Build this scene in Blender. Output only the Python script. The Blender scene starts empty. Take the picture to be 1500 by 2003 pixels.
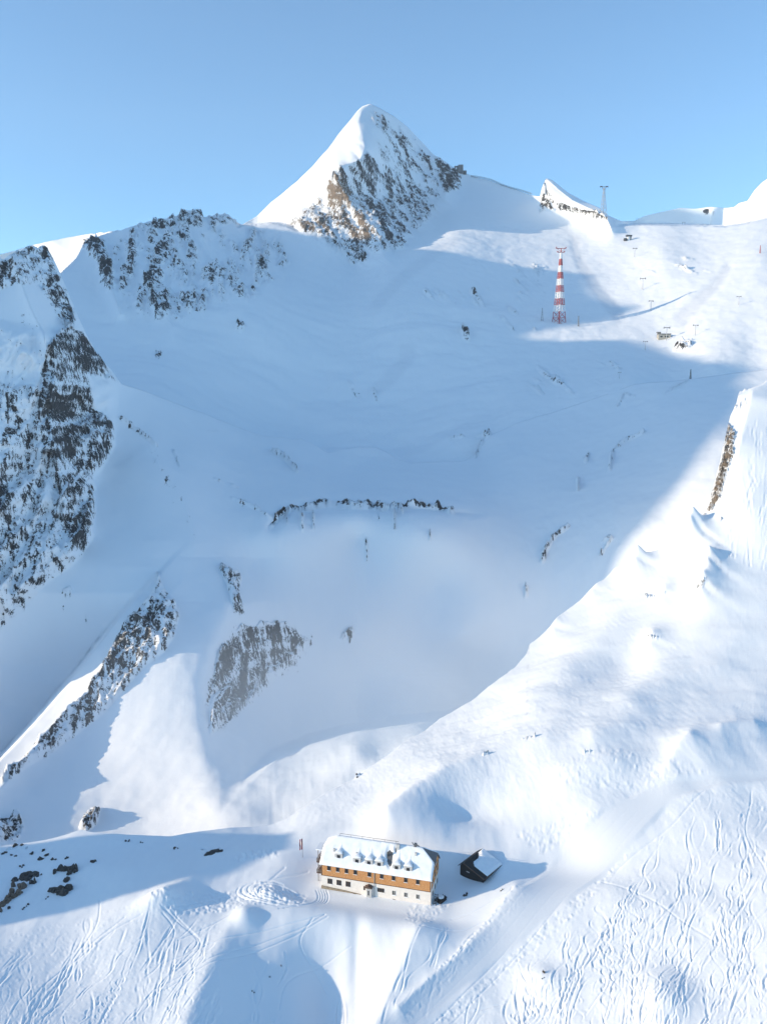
import bpy, bmesh, math, random
import numpy as np
from mathutils import Vector, Matrix, noise as mnoise

C = bpy.context.scene.collection
R = math.radians
random.seed(7)
RNG = np.random.default_rng(11)

# ------------------------------------------------------------------ camera
F = 1600.0                      # focal length in photo pixels (photo 1500 x 2003)
TP = 0.138
P = math.atan(TP); SP, CP = math.sin(P), math.cos(P)
cam_d = bpy.data.cameras.new('camera')
cam = bpy.data.objects.new('camera', cam_d); C.objects.link(cam)
cam_d.sensor_fit = 'HORIZONTAL'; cam_d.sensor_width = 36.0; cam_d.lens = 36.0 * F / 1500.0
cam_d.clip_start = 1.0; cam_d.clip_end = 60000.0
cam.location = (0, 0, 0); cam.rotation_euler = (math.pi / 2 - P, 0, 0)
bpy.context.scene.camera = cam

# ------------------------------------------------------------------ light
SUN_EL, SUN_AZ = 15.0, 11.0     # elevation; azimuth measured from -X towards the camera side (-Y)
SDIR = Vector((-math.cos(R(SUN_AZ)) * math.cos(R(SUN_EL)), -math.sin(R(SUN_AZ)) * math.cos(R(SUN_EL)), math.sin(R(SUN_EL))))
w = bpy.data.worlds.new('World'); bpy.context.scene.world = w; w.use_nodes = True
nt = w.node_tree; nt.nodes.clear()
out = nt.nodes.new('ShaderNodeOutputWorld'); bg = nt.nodes.new('ShaderNodeBackground')
sky = nt.nodes.new('ShaderNodeTexSky'); sky.sky_type = 'NISHITA'; sky.sun_disc = False
sky.sun_elevation = R(SUN_EL); sky.sun_rotation = math.atan2(SDIR.x, SDIR.y)
sky.altitude = 2400; sky.air_density = 1.0; sky.dust_density = 3.0; sky.ozone_density = 3.3
bg.inputs['Strength'].default_value = 0.15
tone = nt.nodes.new('ShaderNodeGamma'); tone.inputs[1].default_value = 0.93
nt.links.new(sky.outputs[0], tone.inputs[0]); wb = nt.nodes.new('ShaderNodeMix'); wb.data_type = 'RGBA'; wb.blend_type = 'MULTIPLY'; wb.inputs[0].default_value = 1.0; wb.inputs[7].default_value = (0.81, 0.975, 0.945, 1)
nt.links.new(tone.outputs[0], wb.inputs[6]); nt.links.new(wb.outputs[2], bg.inputs['Color']); nt.links.new(bg.outputs[0], out.inputs['Surface'])
sun_d = bpy.data.lights.new('sun', 'SUN'); sun_d.energy = 2.4; sun_d.angle = R(0.53); sun_d.color = (1.0, 0.81, 0.57)
sun = bpy.data.objects.new('sun', sun_d); C.objects.link(sun)
sun.rotation_euler = SDIR.to_track_quat('Z', 'Y').to_euler()
sc = bpy.context.scene
sc.view_settings.view_transform = 'Standard'; sc.view_settings.look = 'None'
sc.view_settings.exposure = 1.12; sc.view_settings.gamma = 1.0; sc.view_settings.use_curve_mapping = False
sc.cycles.max_bounces = 12; sc.cycles.diffuse_bounces = 8; sc.cycles.use_denoising = True; sc.cycles.volume_bounces = 3

# ------------------------------------------------------------------ helpers
def at(px, py, D):
    cx = (px - 750.0) / F; cy = (1001.5 - py) / F
    return Vector((cx * D, (CP + cy * SP) * D, (-SP + cy * CP) * D))

def fade(t): return t * t * t * (t * (t * 6 - 15) + 10)
_perm = np.random.default_rng(5).permutation(512).astype(np.int64)
_ang = np.random.default_rng(6).random(512) * 2 * np.pi
_gx, _gy = np.cos(_ang), np.sin(_ang)
def perlin(x, y, seed=0):
    xi = np.floor(x).astype(np.int64); yi = np.floor(y).astype(np.int64)
    xf = x - xi; yf = y - yi; u = fade(xf); v = fade(yf)
    def g(ix, iy, fx, fy):
        h = _perm[(_perm[(ix + seed * 37) & 511] + iy + seed * 101) & 511]
        return _gx[h] * fx + _gy[h] * fy
    n00 = g(xi, yi, xf, yf); n10 = g(xi + 1, yi, xf - 1, yf)
    n01 = g(xi, yi + 1, xf, yf - 1); n11 = g(xi + 1, yi + 1, xf - 1, yf - 1)
    return ((n00 * (1 - u) + n10 * u) * (1 - v) + (n01 * (1 - u) + n11 * u) * v) * 1.5
def fbm(x, y, oct=4, seed=0, gain=0.5):
    s = 0; a = 1.0; f = 1.0
    for i in range(oct):
        s = s + a * perlin(x * f, y * f, seed + i); a *= gain; f *= 2.03
    return s
def ridged(x, y, oct=4, seed=0):
    s = 0; a = 1.0; f = 1.0
    for i in range(oct):
        s = s + a * (1 - 2 * np.abs(perlin(x * f, y * f, seed + i))); a *= 0.5; f *= 2.1
    return s
def sstep(a, b, x):
    t = np.clip((x - a) / (b - a), 0, 1); return t * t * (3 - 2 * t)

def tps_fit(pts, lam=0.002):
    p = np.array(pts, float); x = p[:, :2] / 200.0; v = np.log(p[:, 2]); n = len(p)
    d = np.sqrt(((x[:, None] - x[None]) ** 2).sum(-1)) + 1e-9
    K = d * d * np.log(d) + lam * np.eye(n)
    Q = np.c_[np.ones(n), x]
    A = np.block([[K, Q], [Q.T, np.zeros((3, 3))]])
    sol = np.linalg.solve(A, np.r_[v, 0, 0, 0])
    return x, sol[:n], sol[n:]
def tps_grid(fit, x0, x1, y0, y1, step=8):
    """log-depth on a coarse lattice, read back with bilinear interpolation"""
    xs = np.arange(x0, x1 + step, step, dtype=float); ys = np.arange(y0, y1 + step, step, dtype=float)
    c, wt, q = fit
    gx, gy = np.meshgrid(xs / 200.0, ys / 200.0)
    val = q[0] + q[1] * gx + q[2] * gy
    for (a, b), ww in zip(c, wt):
        r2 = (gx - a) ** 2 + (gy - b) ** 2 + 1e-12
        val += ww * 0.5 * r2 * np.log(r2)
    def ev(px, py):
        return bil(val, (px - x0) / step, (py - y0) / step)
    return ev
def bil(val, u, v):
    u = np.clip(u, 0, val.shape[1] - 1.001); v = np.clip(v, 0, val.shape[0] - 1.001)
    i = u.astype(int); j = v.astype(int); fu = u - i; fv = v - j
    return (val[j, i] * (1 - fu) + val[j, i + 1] * fu) * (1 - fv) + (val[j + 1, i] * (1 - fu) + val[j + 1, i + 1] * fu) * fv

def line_dist(px, py, line):
    """distance to an open polyline, side (+ left of travel on the picture seen y-down), parameter 0..1"""
    best = np.full(px.shape, 1e9); side = np.zeros(px.shape); par = np.zeros(px.shape)
    seg = [math.dist(a, b) for a, b in zip(line[:-1], line[1:])]; tot = sum(seg); acc = 0
    for (a, b), L in zip(zip(line[:-1], line[1:]), seg):
        dx, dy = b[0] - a[0], b[1] - a[1]
        t = np.clip(((px - a[0]) * dx + (py - a[1]) * dy) / (L * L), 0, 1)
        ex, ey = px - a[0] - t * dx, py - a[1] - t * dy
        d = np.hypot(ex, ey); m = d < best - 1e-6
        sd_ = np.clip((dy * ex - dx * ey) / (L * np.maximum(d, 1e-6)), -1, 1)
        side = np.where(m | ((np.abs(d - best) < 1e-6) & (np.abs(sd_) > np.abs(side))), sd_, side); best = np.where(m, d, best)
        par = np.where(m, (acc + t * L) / tot, par); acc += L
    return best, side, par
def poly_sd(px, py, poly):
    """signed distance to a closed polygon, positive inside"""
    d = np.full(px.shape, 1e9); ins = np.zeros(px.shape, bool)
    n = len(poly)
    for i in range(n):
        a, b = poly[i], poly[(i + 1) % n]
        dx, dy = b[0] - a[0], b[1] - a[1]
        t = np.clip(((px - a[0]) * dx + (py - a[1]) * dy) / (dx * dx + dy * dy + 1e-9), 0, 1)
        d = np.minimum(d, np.hypot(px - a[0] - t * dx, py - a[1] - t * dy))
        c = (a[1] > py) != (b[1] > py)
        xx = a[0] + (py - a[1]) * dx / (dy if abs(dy) > 1e-9 else 1e-9)
        ins ^= c & (px < xx)
    return np.where(ins, d, -d)

def sheet_grid(x0, x1, ncol, rows_fn, edge, lower):
    """columns of constant bearing, rows from `lower` up to the skyline `edge`"""
    ex, ey = np.array(edge, float).T
    pxn = np.linspace(x0, x1, ncol)                    # bearing through the middle row
    t = (pxn - 750) / F / CP
    top = np.interp(pxn, ex, ey)
    for _ in range(4):                                 # skyline is given in the picture, bearing in the world
        pxt = 750 + F * t * (CP + (1001.5 - top) / F * SP)
        top = np.interp(pxt, ex, ey)
    py = rows_fn(top, lower)                           # (rows, cols)
    px = 750 + F * t[None, :] * (CP + (1001.5 - py) / F * SP)
    return px, py, t
def unproject(px, py, D):
    cx = (px - 750) / F; cy = (1001.5 - py) / F
    return cx * D, (CP + cy * SP) * D, (-SP + cy * CP) * D

def grid_mesh(name, X, Y, Z, attrs, mat):
    nr, nc = X.shape
    me = bpy.data.meshes.new(name)
    co = np.stack([X, Y, Z], -1).reshape(-1, 3).astype(np.float32)
    idx = np.arange(nr * nc, dtype=np.int32).reshape(nr, nc)
    q = np.stack([idx[:-1, :-1], idx[:-1, 1:], idx[1:, 1:], idx[1:, :-1]], -1).reshape(-1, 4)
    me.vertices.add(len(co)); me.vertices.foreach_set('co', co.ravel())
    me.loops.add(q.size); me.loops.foreach_set('vertex_index', q.ravel())
    me.polygons.add(len(q)); me.polygons.foreach_set('loop_start', np.arange(0, q.size, 4, dtype=np.int32))
    me.polygons.foreach_set('use_smooth', np.ones(len(q), bool))
    me.update(calc_edges=True)
    for k, v in attrs.items():
        a = me.attributes.new(k, 'FLOAT', 'POINT'); a.data.foreach_set('value', v.astype(np.float32).ravel())
    me.materials.append(mat)
    o = bpy.data.objects.new(name, me); C.objects.link(o); o['kind'] = 'structure'
    return o

def add_back(X, Y, Z, n, step, slope):
    """rows that fall away behind the skyline"""
    rows = [(X, Y, Z)]
    x, y, z = X[-1], Y[-1], Z[-1]; ux = x / np.maximum(y, 1)
    for i in range(n):
        st = step * (1.35 ** i)
        y = y + st; x = ux * y; z = z - st * slope
        rows.append((x[None], y[None], z[None]))
    return [np.concatenate([r[k] for r in rows], 0) for k in range(3)]
def pad(a, n): return np.concatenate([a] + [a[-1:]] * n, 0)

# ------------------------------------------------------------------ materials
def nodes(m):
    m.use_nodes = True; t = m.node_tree; t.nodes.clear()
    o = t.nodes.new('ShaderNodeOutputMaterial'); b = t.nodes.new('ShaderNodeBsdfPrincipled')
    t.links.new(b.outputs[0], o.inputs['Surface']); return t, b
def mknode(t, typ, **kw):
    n = t.nodes.new(typ)
    for k, v in kw.items():
        if k.startswith('_'): n.inputs[k[1:]].default_value = v
        else: setattr(n, k, v)
    return n
def mix(t, fac, a, b):
    n = t.nodes.new('ShaderNodeMix'); n.data_type = 'RGBA'
    for s, v in ((0, fac), (6, a), (7, b)):
        if hasattr(v, 'is_linked'): t.links.new(v, n.inputs[s])
        else: n.inputs[s].default_value = v
    return n.outputs[2]
def math_n(t, op, a, b=None):
    n = t.nodes.new('ShaderNodeMath'); n.operation = op
    for s, v in ((0, a), (1, b)):
        if v is None: continue
        if hasattr(v, 'is_linked'): t.links.new(v, n.inputs[s])
        else: n.inputs[s].default_value = v
    return n.outputs[0]

def terrain_material(name, fine, bump_d, snow=(0.85, 0.87, 0.89, 1)):
    m = bpy.data.materials.new(name); t, b = nodes(m)
    geo = mknode(t, 'ShaderNodeNewGeometry')
    at_r = mknode(t, 'ShaderNodeAttribute', attribute_name='rock')
    at_t = mknode(t, 'ShaderNodeAttribute', attribute_name='tan')
    mp = mknode(t, 'ShaderNodeMapping'); mp.inputs['Scale'].default_value = (1, 1, 0.27); mp.inputs['Rotation'].default_value = (0, R(-12), 0)
    t.links.new(geo.outputs['Position'], mp.inputs['Vector'])
    n1 = mknode(t, 'ShaderNodeTexNoise', _Scale=fine, _Detail=6.0, _Roughness=0.72)
    t.links.new(mp.outputs[0], n1.inputs['Vector'])
    n1b = mknode(t, 'ShaderNodeTexNoise', _Scale=fine * 2.3, _Detail=4.0, _Roughness=0.7)
    t.links.new(geo.outputs['Position'], n1b.inputs['Vector'])
    sep = mknode(t, 'ShaderNodeSeparateXYZ'); t.links.new(geo.outputs['Normal'], sep.inputs[0])
    ledge = math_n(t, 'MULTIPLY', math_n(t, 'MAXIMUM', math_n(t, 'SUBTRACT', sep.outputs[2], 0.62), 0.0), -0.9)
    v = math_n(t, 'MULTIPLY_ADD', math_n(t, 'SUBTRACT', n1.outputs[0], 0.5), 2.1)
    t.links.new(at_r.outputs['Fac'], v.node.inputs[2])
    v2 = math_n(t, 'MULTIPLY_ADD', math_n(t, 'SUBTRACT', n1b.outputs[0], 0.5), 1.3); t.links.new(v, v2.node.inputs[2]); v2_in = v2
    sp_ = mknode(t, 'ShaderNodeSeparateXYZ'); t.links.new(geo.outputs['Position'], sp_.inputs[0])
    q_ = math_n(t, 'MULTIPLY_ADD', sp_.outputs[0], 0.38); t.links.new(sp_.outputs[2], q_.node.inputs[2])
    q_ = math_n(t, 'MULTIPLY_ADD', n1.outputs[0], 6.5 / fine); q2_ = math_n(t, 'MULTIPLY_ADD', sp_.outputs[0], 0.38); t.links.new(sp_.outputs[2], q2_.node.inputs[2]); t.links.new(q2_, q_.node.inputs[2])
    sn_ = math_n(t, 'SINE', math_n(t, 'MULTIPLY', q_, fine * 1.9))
    v2 = math_n(t, 'MULTIPLY_ADD', math_n(t, 'MAXIMUM', sn_, 0.0), -0.16); t.links.new(v2_in, v2.node.inputs[2])
    has = math_n(t, 'GREATER_THAN', at_r.outputs['Fac'], -0.55)
    v3 = math_n(t, 'ADD', v2, ledge)
    ramp = mknode(t, 'ShaderNodeMapRange', interpolation_type='SMOOTHSTEP'); ramp.inputs[1].default_value = 0.43; ramp.inputs[2].default_value = 0.57
    t.links.new(v3, ramp.inputs[0])
    cover = math_n(t, 'MULTIPLY', ramp.outputs[0], has)
    n2 = mknode(t, 'ShaderNodeTexNoise', _Scale=fine * 0.9, _Detail=7.0, _Roughness=0.75)
    t.links.new(geo.outputs['Position'], n2.inputs['Vector'])
    k = mknode(t, 'ShaderNodeMapRange'); k.inputs[1].default_value = 0.3; k.inputs[2].default_value = 0.7; t.links.new(n2.outputs[0], k.inputs[0])
    dark = mix(t, k.outputs[0], (0.016, 0.017, 0.020, 1), (0.10, 0.097, 0.093, 1))
    tan = mix(t, k.outputs[0], (0.05, 0.042, 0.036, 1), (0.36, 0.28, 0.21, 1))  # lighter rock for sunlit faces: the light is put into the colour
    rock = mix(t, at_t.outputs['Fac'], dark, tan)
    at_g = mknode(t, 'ShaderNodeAttribute', attribute_name='groom')
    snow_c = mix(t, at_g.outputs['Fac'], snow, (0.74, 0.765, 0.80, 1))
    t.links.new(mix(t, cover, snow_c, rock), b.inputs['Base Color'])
    b.inputs['Roughness'].default_value = 0.75
    b.inputs['Specular IOR Level'].default_value = 0.15
    bp = mknode(t, 'ShaderNodeBump', _Strength=0.7, _Distance=bump_d)
    n3 = mknode(t, 'ShaderNodeTexNoise', _Scale=fine * 0.8, _Detail=6.0, _Roughness=0.65)
    t.links.new(geo.outputs['Position'], n3.inputs['Vector'])
    amp = math_n(t, 'MULTIPLY_ADD', cover, 1.0); amp.node.inputs[2].default_value = 0.10
    h = math_n(t, 'MULTIPLY', n3.outputs[0], amp)
    t.links.new(h, bp.inputs['Height']); t.links.new(bp.outputs[0], b.inputs['Normal'])
    return m
MAT_A = terrain_material('far_snow_and_rock', 0.20, 3.0)
MAT_B = terrain_material('headwall_snow_and_rock', 0.44, 1.6)
MAT_F = terrain_material('near_snow_and_rock', 1.0, 0.5)

# ------------------------------------------------------------------ far sheet: upper basin, peak, plateau
A_EDGE = [(-120, 540), (-60, 520), (0, 498), (60, 480), (120, 466), (180, 456), (240, 450), (268, 441), (290, 433), (315, 431), (340, 430), (352, 420), (366, 411), (386, 411),
          (398, 424), (415, 424), (432, 417), (446, 418), (462, 432), (473, 439),
          (500, 424), (530, 395), (555, 376), (585, 350), (610, 325), (640, 292), (662, 262), (680, 240), (696, 220), (708, 208), (724, 203), (745, 212),
          (770, 226), (800, 250), (830, 282), (846, 300), (872, 316), (890, 330), (905, 338), (925, 344), (960, 353), (1000, 368), (1040, 381), (1056, 384),
          (1060, 365), (1068, 348), (1080, 352), (1110, 376), (1140, 392), (1170, 405), (1190, 421), (1215, 432), (1240, 432), (1262, 421), (1290, 415), (1330, 406), (1360, 408),
          (1390, 404), (1420, 406), (1436, 404), (1446, 396), (1462, 392), (1475, 372), (1490, 356), (1500, 349), (1530, 330), (1620, 320)]
A_PTS = [  # (px, py, distance)
    (700, 866, 985), (860, 880, 950), (930, 870, 930), (480, 828, 990), (300, 760, 960), (600, 800, 1050), (800, 800, 1050), (960, 800, 1010),
    (700, 960, 900), (300, 900, 850), (1100, 900, 900), (1400, 850, 900),
    (1010, 826, 955), (1130, 790, 965), (1240, 748, 975), (1400, 720, 985), (1550, 700, 980),
    (1093, 632, 1237), (1100, 700, 1120), (1100, 570, 1380), (1100, 480, 1660), (1120, 440, 1800), (1080, 352, 1860), (1060, 420, 1840),
    (1190, 424, 1760), (1250, 445, 1690), (1350, 442, 1660), (1450, 440, 1580), (1560, 430, 1540),
    (1300, 500, 1460), (1300, 570, 1318), (1300, 650, 1172), (1300, 700, 1090), (1480, 500, 1350), (1480, 570, 1205), (1480, 680, 1040), (1200, 600, 1310), (1200, 680, 1130),
    (200, 700, 1020), (300, 690, 1045), (470, 610, 1150), (450, 660, 1110), (150, 560, 1150), (190, 480, 1290), (-60, 540, 1150), (-60, 700, 950),
    (250, 460, 1350), (370, 418, 1480), (450, 428, 1560), (330, 560, 1210), (420, 510, 1350), (520, 450, 1590), (560, 500, 1480), (560, 560, 1290),
    (600, 700, 1120), (700, 650, 1190), (700, 590, 1290), (760, 550, 1370), (820, 500, 1510), (900, 455, 1690), (950, 410, 1900), (1000, 385, 1930), (1040, 390, 1900),
    (920, 350, 2100), (890, 335, 2140), (724, 205, 2150), (800, 255, 2170), (850, 320, 2130), (820, 400, 1950), (850, 440, 1800), (770, 480, 1640), (700, 515, 1530), (640, 480, 1560),
    (740, 455, 1640), (680, 390, 1760), (650, 328, 1790), (712, 295, 1800), (700, 240, 1985), (600, 380, 1830), (560, 440, 1640), (760, 300, 1950), (760, 400, 1840),
    (620, 330, 1890), (560, 390, 1830), (500, 428, 1700), (660, 270, 1950)]
def smooth_top(top, w_=61):
    k_ = np.hanning(w_); return np.convolve(np.pad(top, w_ // 2, 'edge'), k_ / k_.sum(), 'valid')
def rowsA(top, lower):
    s = np.linspace(0, 1, 350)[:, None]; ts = smooth_top(top)
    return lower + (ts[None, :] - lower) * s + (top - ts)[None, :] * s ** 10
px, py, tcol = sheet_grid(-190, 1710, 770, rowsA, A_EDGE, 930.0)
lg = tps_grid(tps_fit(A_PTS), -400, 1920, 190, 960)(px, py)
D = np.exp(lg)
def ridge_d(D, line, amp, wid, rnd=0.0, kx=None, ky=None):
    d, s, p = line_dist(px, py, line); d = np.sqrt(d * d + rnd * rnd) - rnd
    k = (np.interp(px, *zip(*kx)) if kx else 1.0) * (np.interp(py, *zip(*ky)) if ky else 1.0)
    return D - amp * k * np.exp(-d / wid)
def step_d(D, line, amp, decay, soft=5, kx=None, ky=None):
    """everything on the right-hand side of a line lies further away, most just behind it"""
    d, s, p = line_dist(px, py, line); d = d * s; k = 1.0
    if kx: k = k * np.interp(px, *zip(*kx))
    if ky: k = k * np.interp(py, *zip(*ky))
    return D + amp * k * sstep(0, soft, d) * np.exp(-np.maximum(d, 0) / decay)
ARETE = [(724, 203), (708, 215), (700, 238), (708, 265), (716, 290), (704, 312), (672, 322), (650, 330)]
ARETE2 = [(650, 330), (664, 365), (690, 398), (722, 428), (742, 462), (752, 500)]
D = ridge_d(D, ARETE, 70, 45); D = ridge_d(D, ARETE2, 70, 40)
D = ridge_d(D, [(366, 411), (400, 470), (440, 560)], 22, 25); D = ridge_d(D, [(250, 450), (290, 560), (340, 640)], 22, 25)
D = ridge_d(D, [(446, 418), (500, 500), (520, 560)], 20, 22); D = ridge_d(D, [(170, 470), (210, 540), (235, 610)], 26, 22)
D = ridge_d(D, [(846, 305), (862, 350), (872, 380)], 45, 20)
D = ridge_d(D, [(1066, 350), (1120, 392), (1185, 425), (1195, 445)], 60, 14)
D = step_d(D, [(-90, 590), (40, 560), (120, 535), (150, 505), (164, 478), (200, 461), (250, 448)], 700, 400, 3, kx=[(-110, 2.0), (180, 1), (250, 0)])
D = step_d(D, [(455, 452), (473, 440), (500, 441), (530, 437), (556, 441), (590, 455)], 330, 120, 4, kx=[(462, 0), (476, 1), (556, 0.6), (588, 0)])
D = step_d(D, [(1195, 445), (1225, 440), (1262, 439), (1350, 441), (1420, 443), (1455, 438), (1500, 428), (1560, 420)], 1000, 260, 3, kx=[(1205, 0), (1240, 1), (1390, 1), (1500, 0.4)])
X, Y, Z = unproject(px, py, D)
PEAK = sstep(0, 30, poly_sd(px, py, [(650, 318), (716, 215), (745, 205), (920, 330), (900, 400), (780, 520), (690, 540), (560, 450), (620, 385)]))
WALL = sstep(0, 60, poly_sd(px, py, [(130, 480), (250, 430), (370, 395), (470, 430), (560, 450), (600, 520), (520, 600), (340, 660), (220, 640)]))
rib = ridged((X + 0.55 * Z) / 70, (Z - 0.4 * X) / 260, 3, 26)
rib2 = ridged((X + 0.7 * Z) / 48, (Z - 0.4 * X) / 170, 4, 33)
D = D - PEAK * 9 * rib2 - WALL * 11 * rib
X, Y, Z = unproject(px, py, D)
# rock cover
rock = np.zeros_like(D) - 0.6; tan = np.zeros_like(D)
def mask_poly(poly, dens, soft, feather=0.0):
    global rock
    xs = [p[0] for p in poly]; ys = [p[1] for p in poly]
    m = (px > min(xs) - 40) & (px < max(xs) + 40) & (py > min(ys) - 40) & (py < max(ys) + 40)
    sd = np.full(px.shape, -1e3); sd[m] = poly_sd(px[m], py[m], poly)
    v = np.where(sd > -soft, dens * sstep(-soft, soft, sd) - 0.6 * (1 - sstep(-soft, soft, sd)), -0.6)
    rock = np.maximum(rock, v); return sd
def mask_line(line, wid, dens):
    global rock
    xs = [p[0] for p in line]; ys = [p[1] for p in line]
    m = (px > min(xs) - 30) & (px < max(xs) + 30) & (py > min(ys) - 30) & (py < max(ys) + 30)
    d = np.full(px.shape, 1e3); d[m] = line_dist(px[m], py[m], line)[0]
    dens += 0.13; rock = np.maximum(rock, dens - (dens + 0.6) * sstep(0, wid * 1.15, d))
mask_poly([(150, 470), (240, 452), (366, 410), (455, 425), (560, 445), (600, 520), (520, 590), (470, 610), (340, 650), (240, 600), (170, 540)], 0.24, 40)
mask_poly([(150, 470), (185, 458), (215, 480), (235, 560), (215, 590), (185, 520)], 0.62, 14)
mask_poly([(240, 450), (290, 432), (366, 408), (386, 408), (455, 420), (475, 442), (420, 445), (300, 455)], 0.55, 12)
mask_poly([(270, 540), (330, 520), (345, 620), (300, 640)], 0.42, 18)
mask_poly([(555, 440), (620, 385), (655, 328), (690, 330), (745, 400), (790, 480), (740, 500), (690, 525), (640, 480)], 0.46, 12)
mask_poly([(640, 340), (665, 360), (700, 395), (745, 455), (720, 450), (660, 405), (628, 390)], 0.58, 12)
mask_poly([(655, 325), (720, 300), (790, 330), (860, 400), (840, 440), (770, 490), (745, 460)], 0.40, 16)
mask_poly([(690, 340), (760, 420), (800, 480), (770, 495), (740, 455)], 0.62, 10)
mask_poly([(712, 208), (740, 215), (800, 270), (860, 340), (830, 350), (770, 280), (735, 260)], 0.34, 14)
mask_poly([(735, 225), (745, 212), (800, 250), (860, 320), (868, 380), (850, 430), (780, 360), (730, 300)], 0.26, 14)
mask_poly([(846, 302), (866, 316), (905, 345), (906, 372), (868, 378), (852, 345)], 0.65, 8)
mask_poly([(1050, 418), (1064, 356), (1090, 395), (1160, 412), (1195, 428), (1180, 432), (1100, 415)], 0.62, 7)
mask_poly([(1440, 408), (1462, 392), (1480, 370), (1500, 352), (1540, 340), (1540, 400), (1480, 418)], 0.22, 10)
mask_poly([(790, 560), (960, 555), (985, 600), (900, 610), (820, 590)], 0.26, 25); mask_poly([(985, 505), (1080, 510), (1080, 600), (1000, 600)], 0.22, 25)
mask_poly([(1320, 490), (1350, 500), (1380, 520), (1340, 525)], 0.45, 14); mask_poly([(900, 640), (920, 650), (918, 670), (902, 665)], 0.6, 6)
mask_poly([(1310, 690), (1330, 665), (1360, 660), (1352, 685)], 0.55, 7); mask_poly([(560, 740), (760, 740), (760, 800), (560, 790)], 0.12, 40); mask_poly([(940, 560), (1000, 580), (1060, 640), (1040, 690), (960, 640)], 0.16, 25); mask_poly([(1180, 520), (1400, 500), (1420, 540), (1250, 545)], 0.14, 18); mask_poly([(1000, 690), (1250, 700), (1200, 760), (1010, 800)], 0.10, 30)
mask_poly([(300, 675), (320, 685), (312, 705), (300, 695)], 0.7, 5); mask_poly([(460, 630), (480, 640), (476, 655), (462, 648)], 0.7, 5)
mask_line([(880, 860), (960, 850)], 6, .2)
a = X + 0.42 * Z; st = fbm(a / 16.0, (Z - 0.3 * X) / 60.0, 4, 3, 0.62)
rk = np.where(rock > -0.55, rock + 0.42 * st + 0.22 * WALL * (rib - 0.2) + 0.18 * PEAK * (rib2 - 0.2), -1.0)
sdt = poly_sd(px, py, [(620, 395), (652, 328), (700, 395), (750, 470), (700, 470), (560, 445)])
tan = sstep(-10, 6, sdt) * 0.9  # sunlit tan painted up to the terminator of the arete rock
tan = np.maximum(tan, sstep(1430, 1450, px) * sstep(430, 400, py))  # the same painted sunlit tone on the right-hand corner peak
mrk = sstep(0.2, 0.7, rk)
Z = Z + mrk * 7.0 * ridged(X / 30, Z / 40 + Y / 40, 4, 9) + 1.8 * fbm(X / 90, Y / 90, 5, 21) * (0.35 + 0.65 * sstep(1150, 950, px)) + 0.7 * fbm(X / 22, Y / 26, 3, 29) * (py > 440) + 4.5 * fbm(X / 150, Y / 60, 3, 28) * sstep(560, 640, py) * sstep(1100, 900, px)
# groomed runs: slightly sunk, packed snow
groom = np.zeros_like(D)
def run(line, w0, w1):
    global groom
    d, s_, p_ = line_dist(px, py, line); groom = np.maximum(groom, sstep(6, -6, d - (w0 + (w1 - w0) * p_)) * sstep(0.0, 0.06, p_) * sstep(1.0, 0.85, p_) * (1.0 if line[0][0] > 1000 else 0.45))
run([(1128, 455), (1124, 480), (1136, 515), (1165, 560), (1200, 600), (1222, 640)], 8, 14)
run([(1432, 512), (1405, 550), (1360, 595), (1318, 640)], 7, 16)
run([(905, 462), (850, 495), (790, 540), (745, 585), (718, 625)], 9, 12); run([(798, 672), (795, 705), (760, 745), (730, 770)], 16, 12)
Z = Z - 0.9 * groom * (px > 1000)
def project(X, Y, Z):
    d = Y * CP - Z * SP
    return 750 + F * X / d, 1001.5 - F * (Y * SP + Z * CP) / d
SURF = {'A': (*project(X, Y, Z), X, Y, Z)}
n_back = 10
X, Y, Z = add_back(X, Y, Z, n_back, 14.0, 0.75)
grid_mesh('mountain', X, Y, Z, {'rock': pad(rk, n_back), 'tan': pad(tan, n_back), 'groom': pad(groom, n_back)}, MAT_A)

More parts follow.
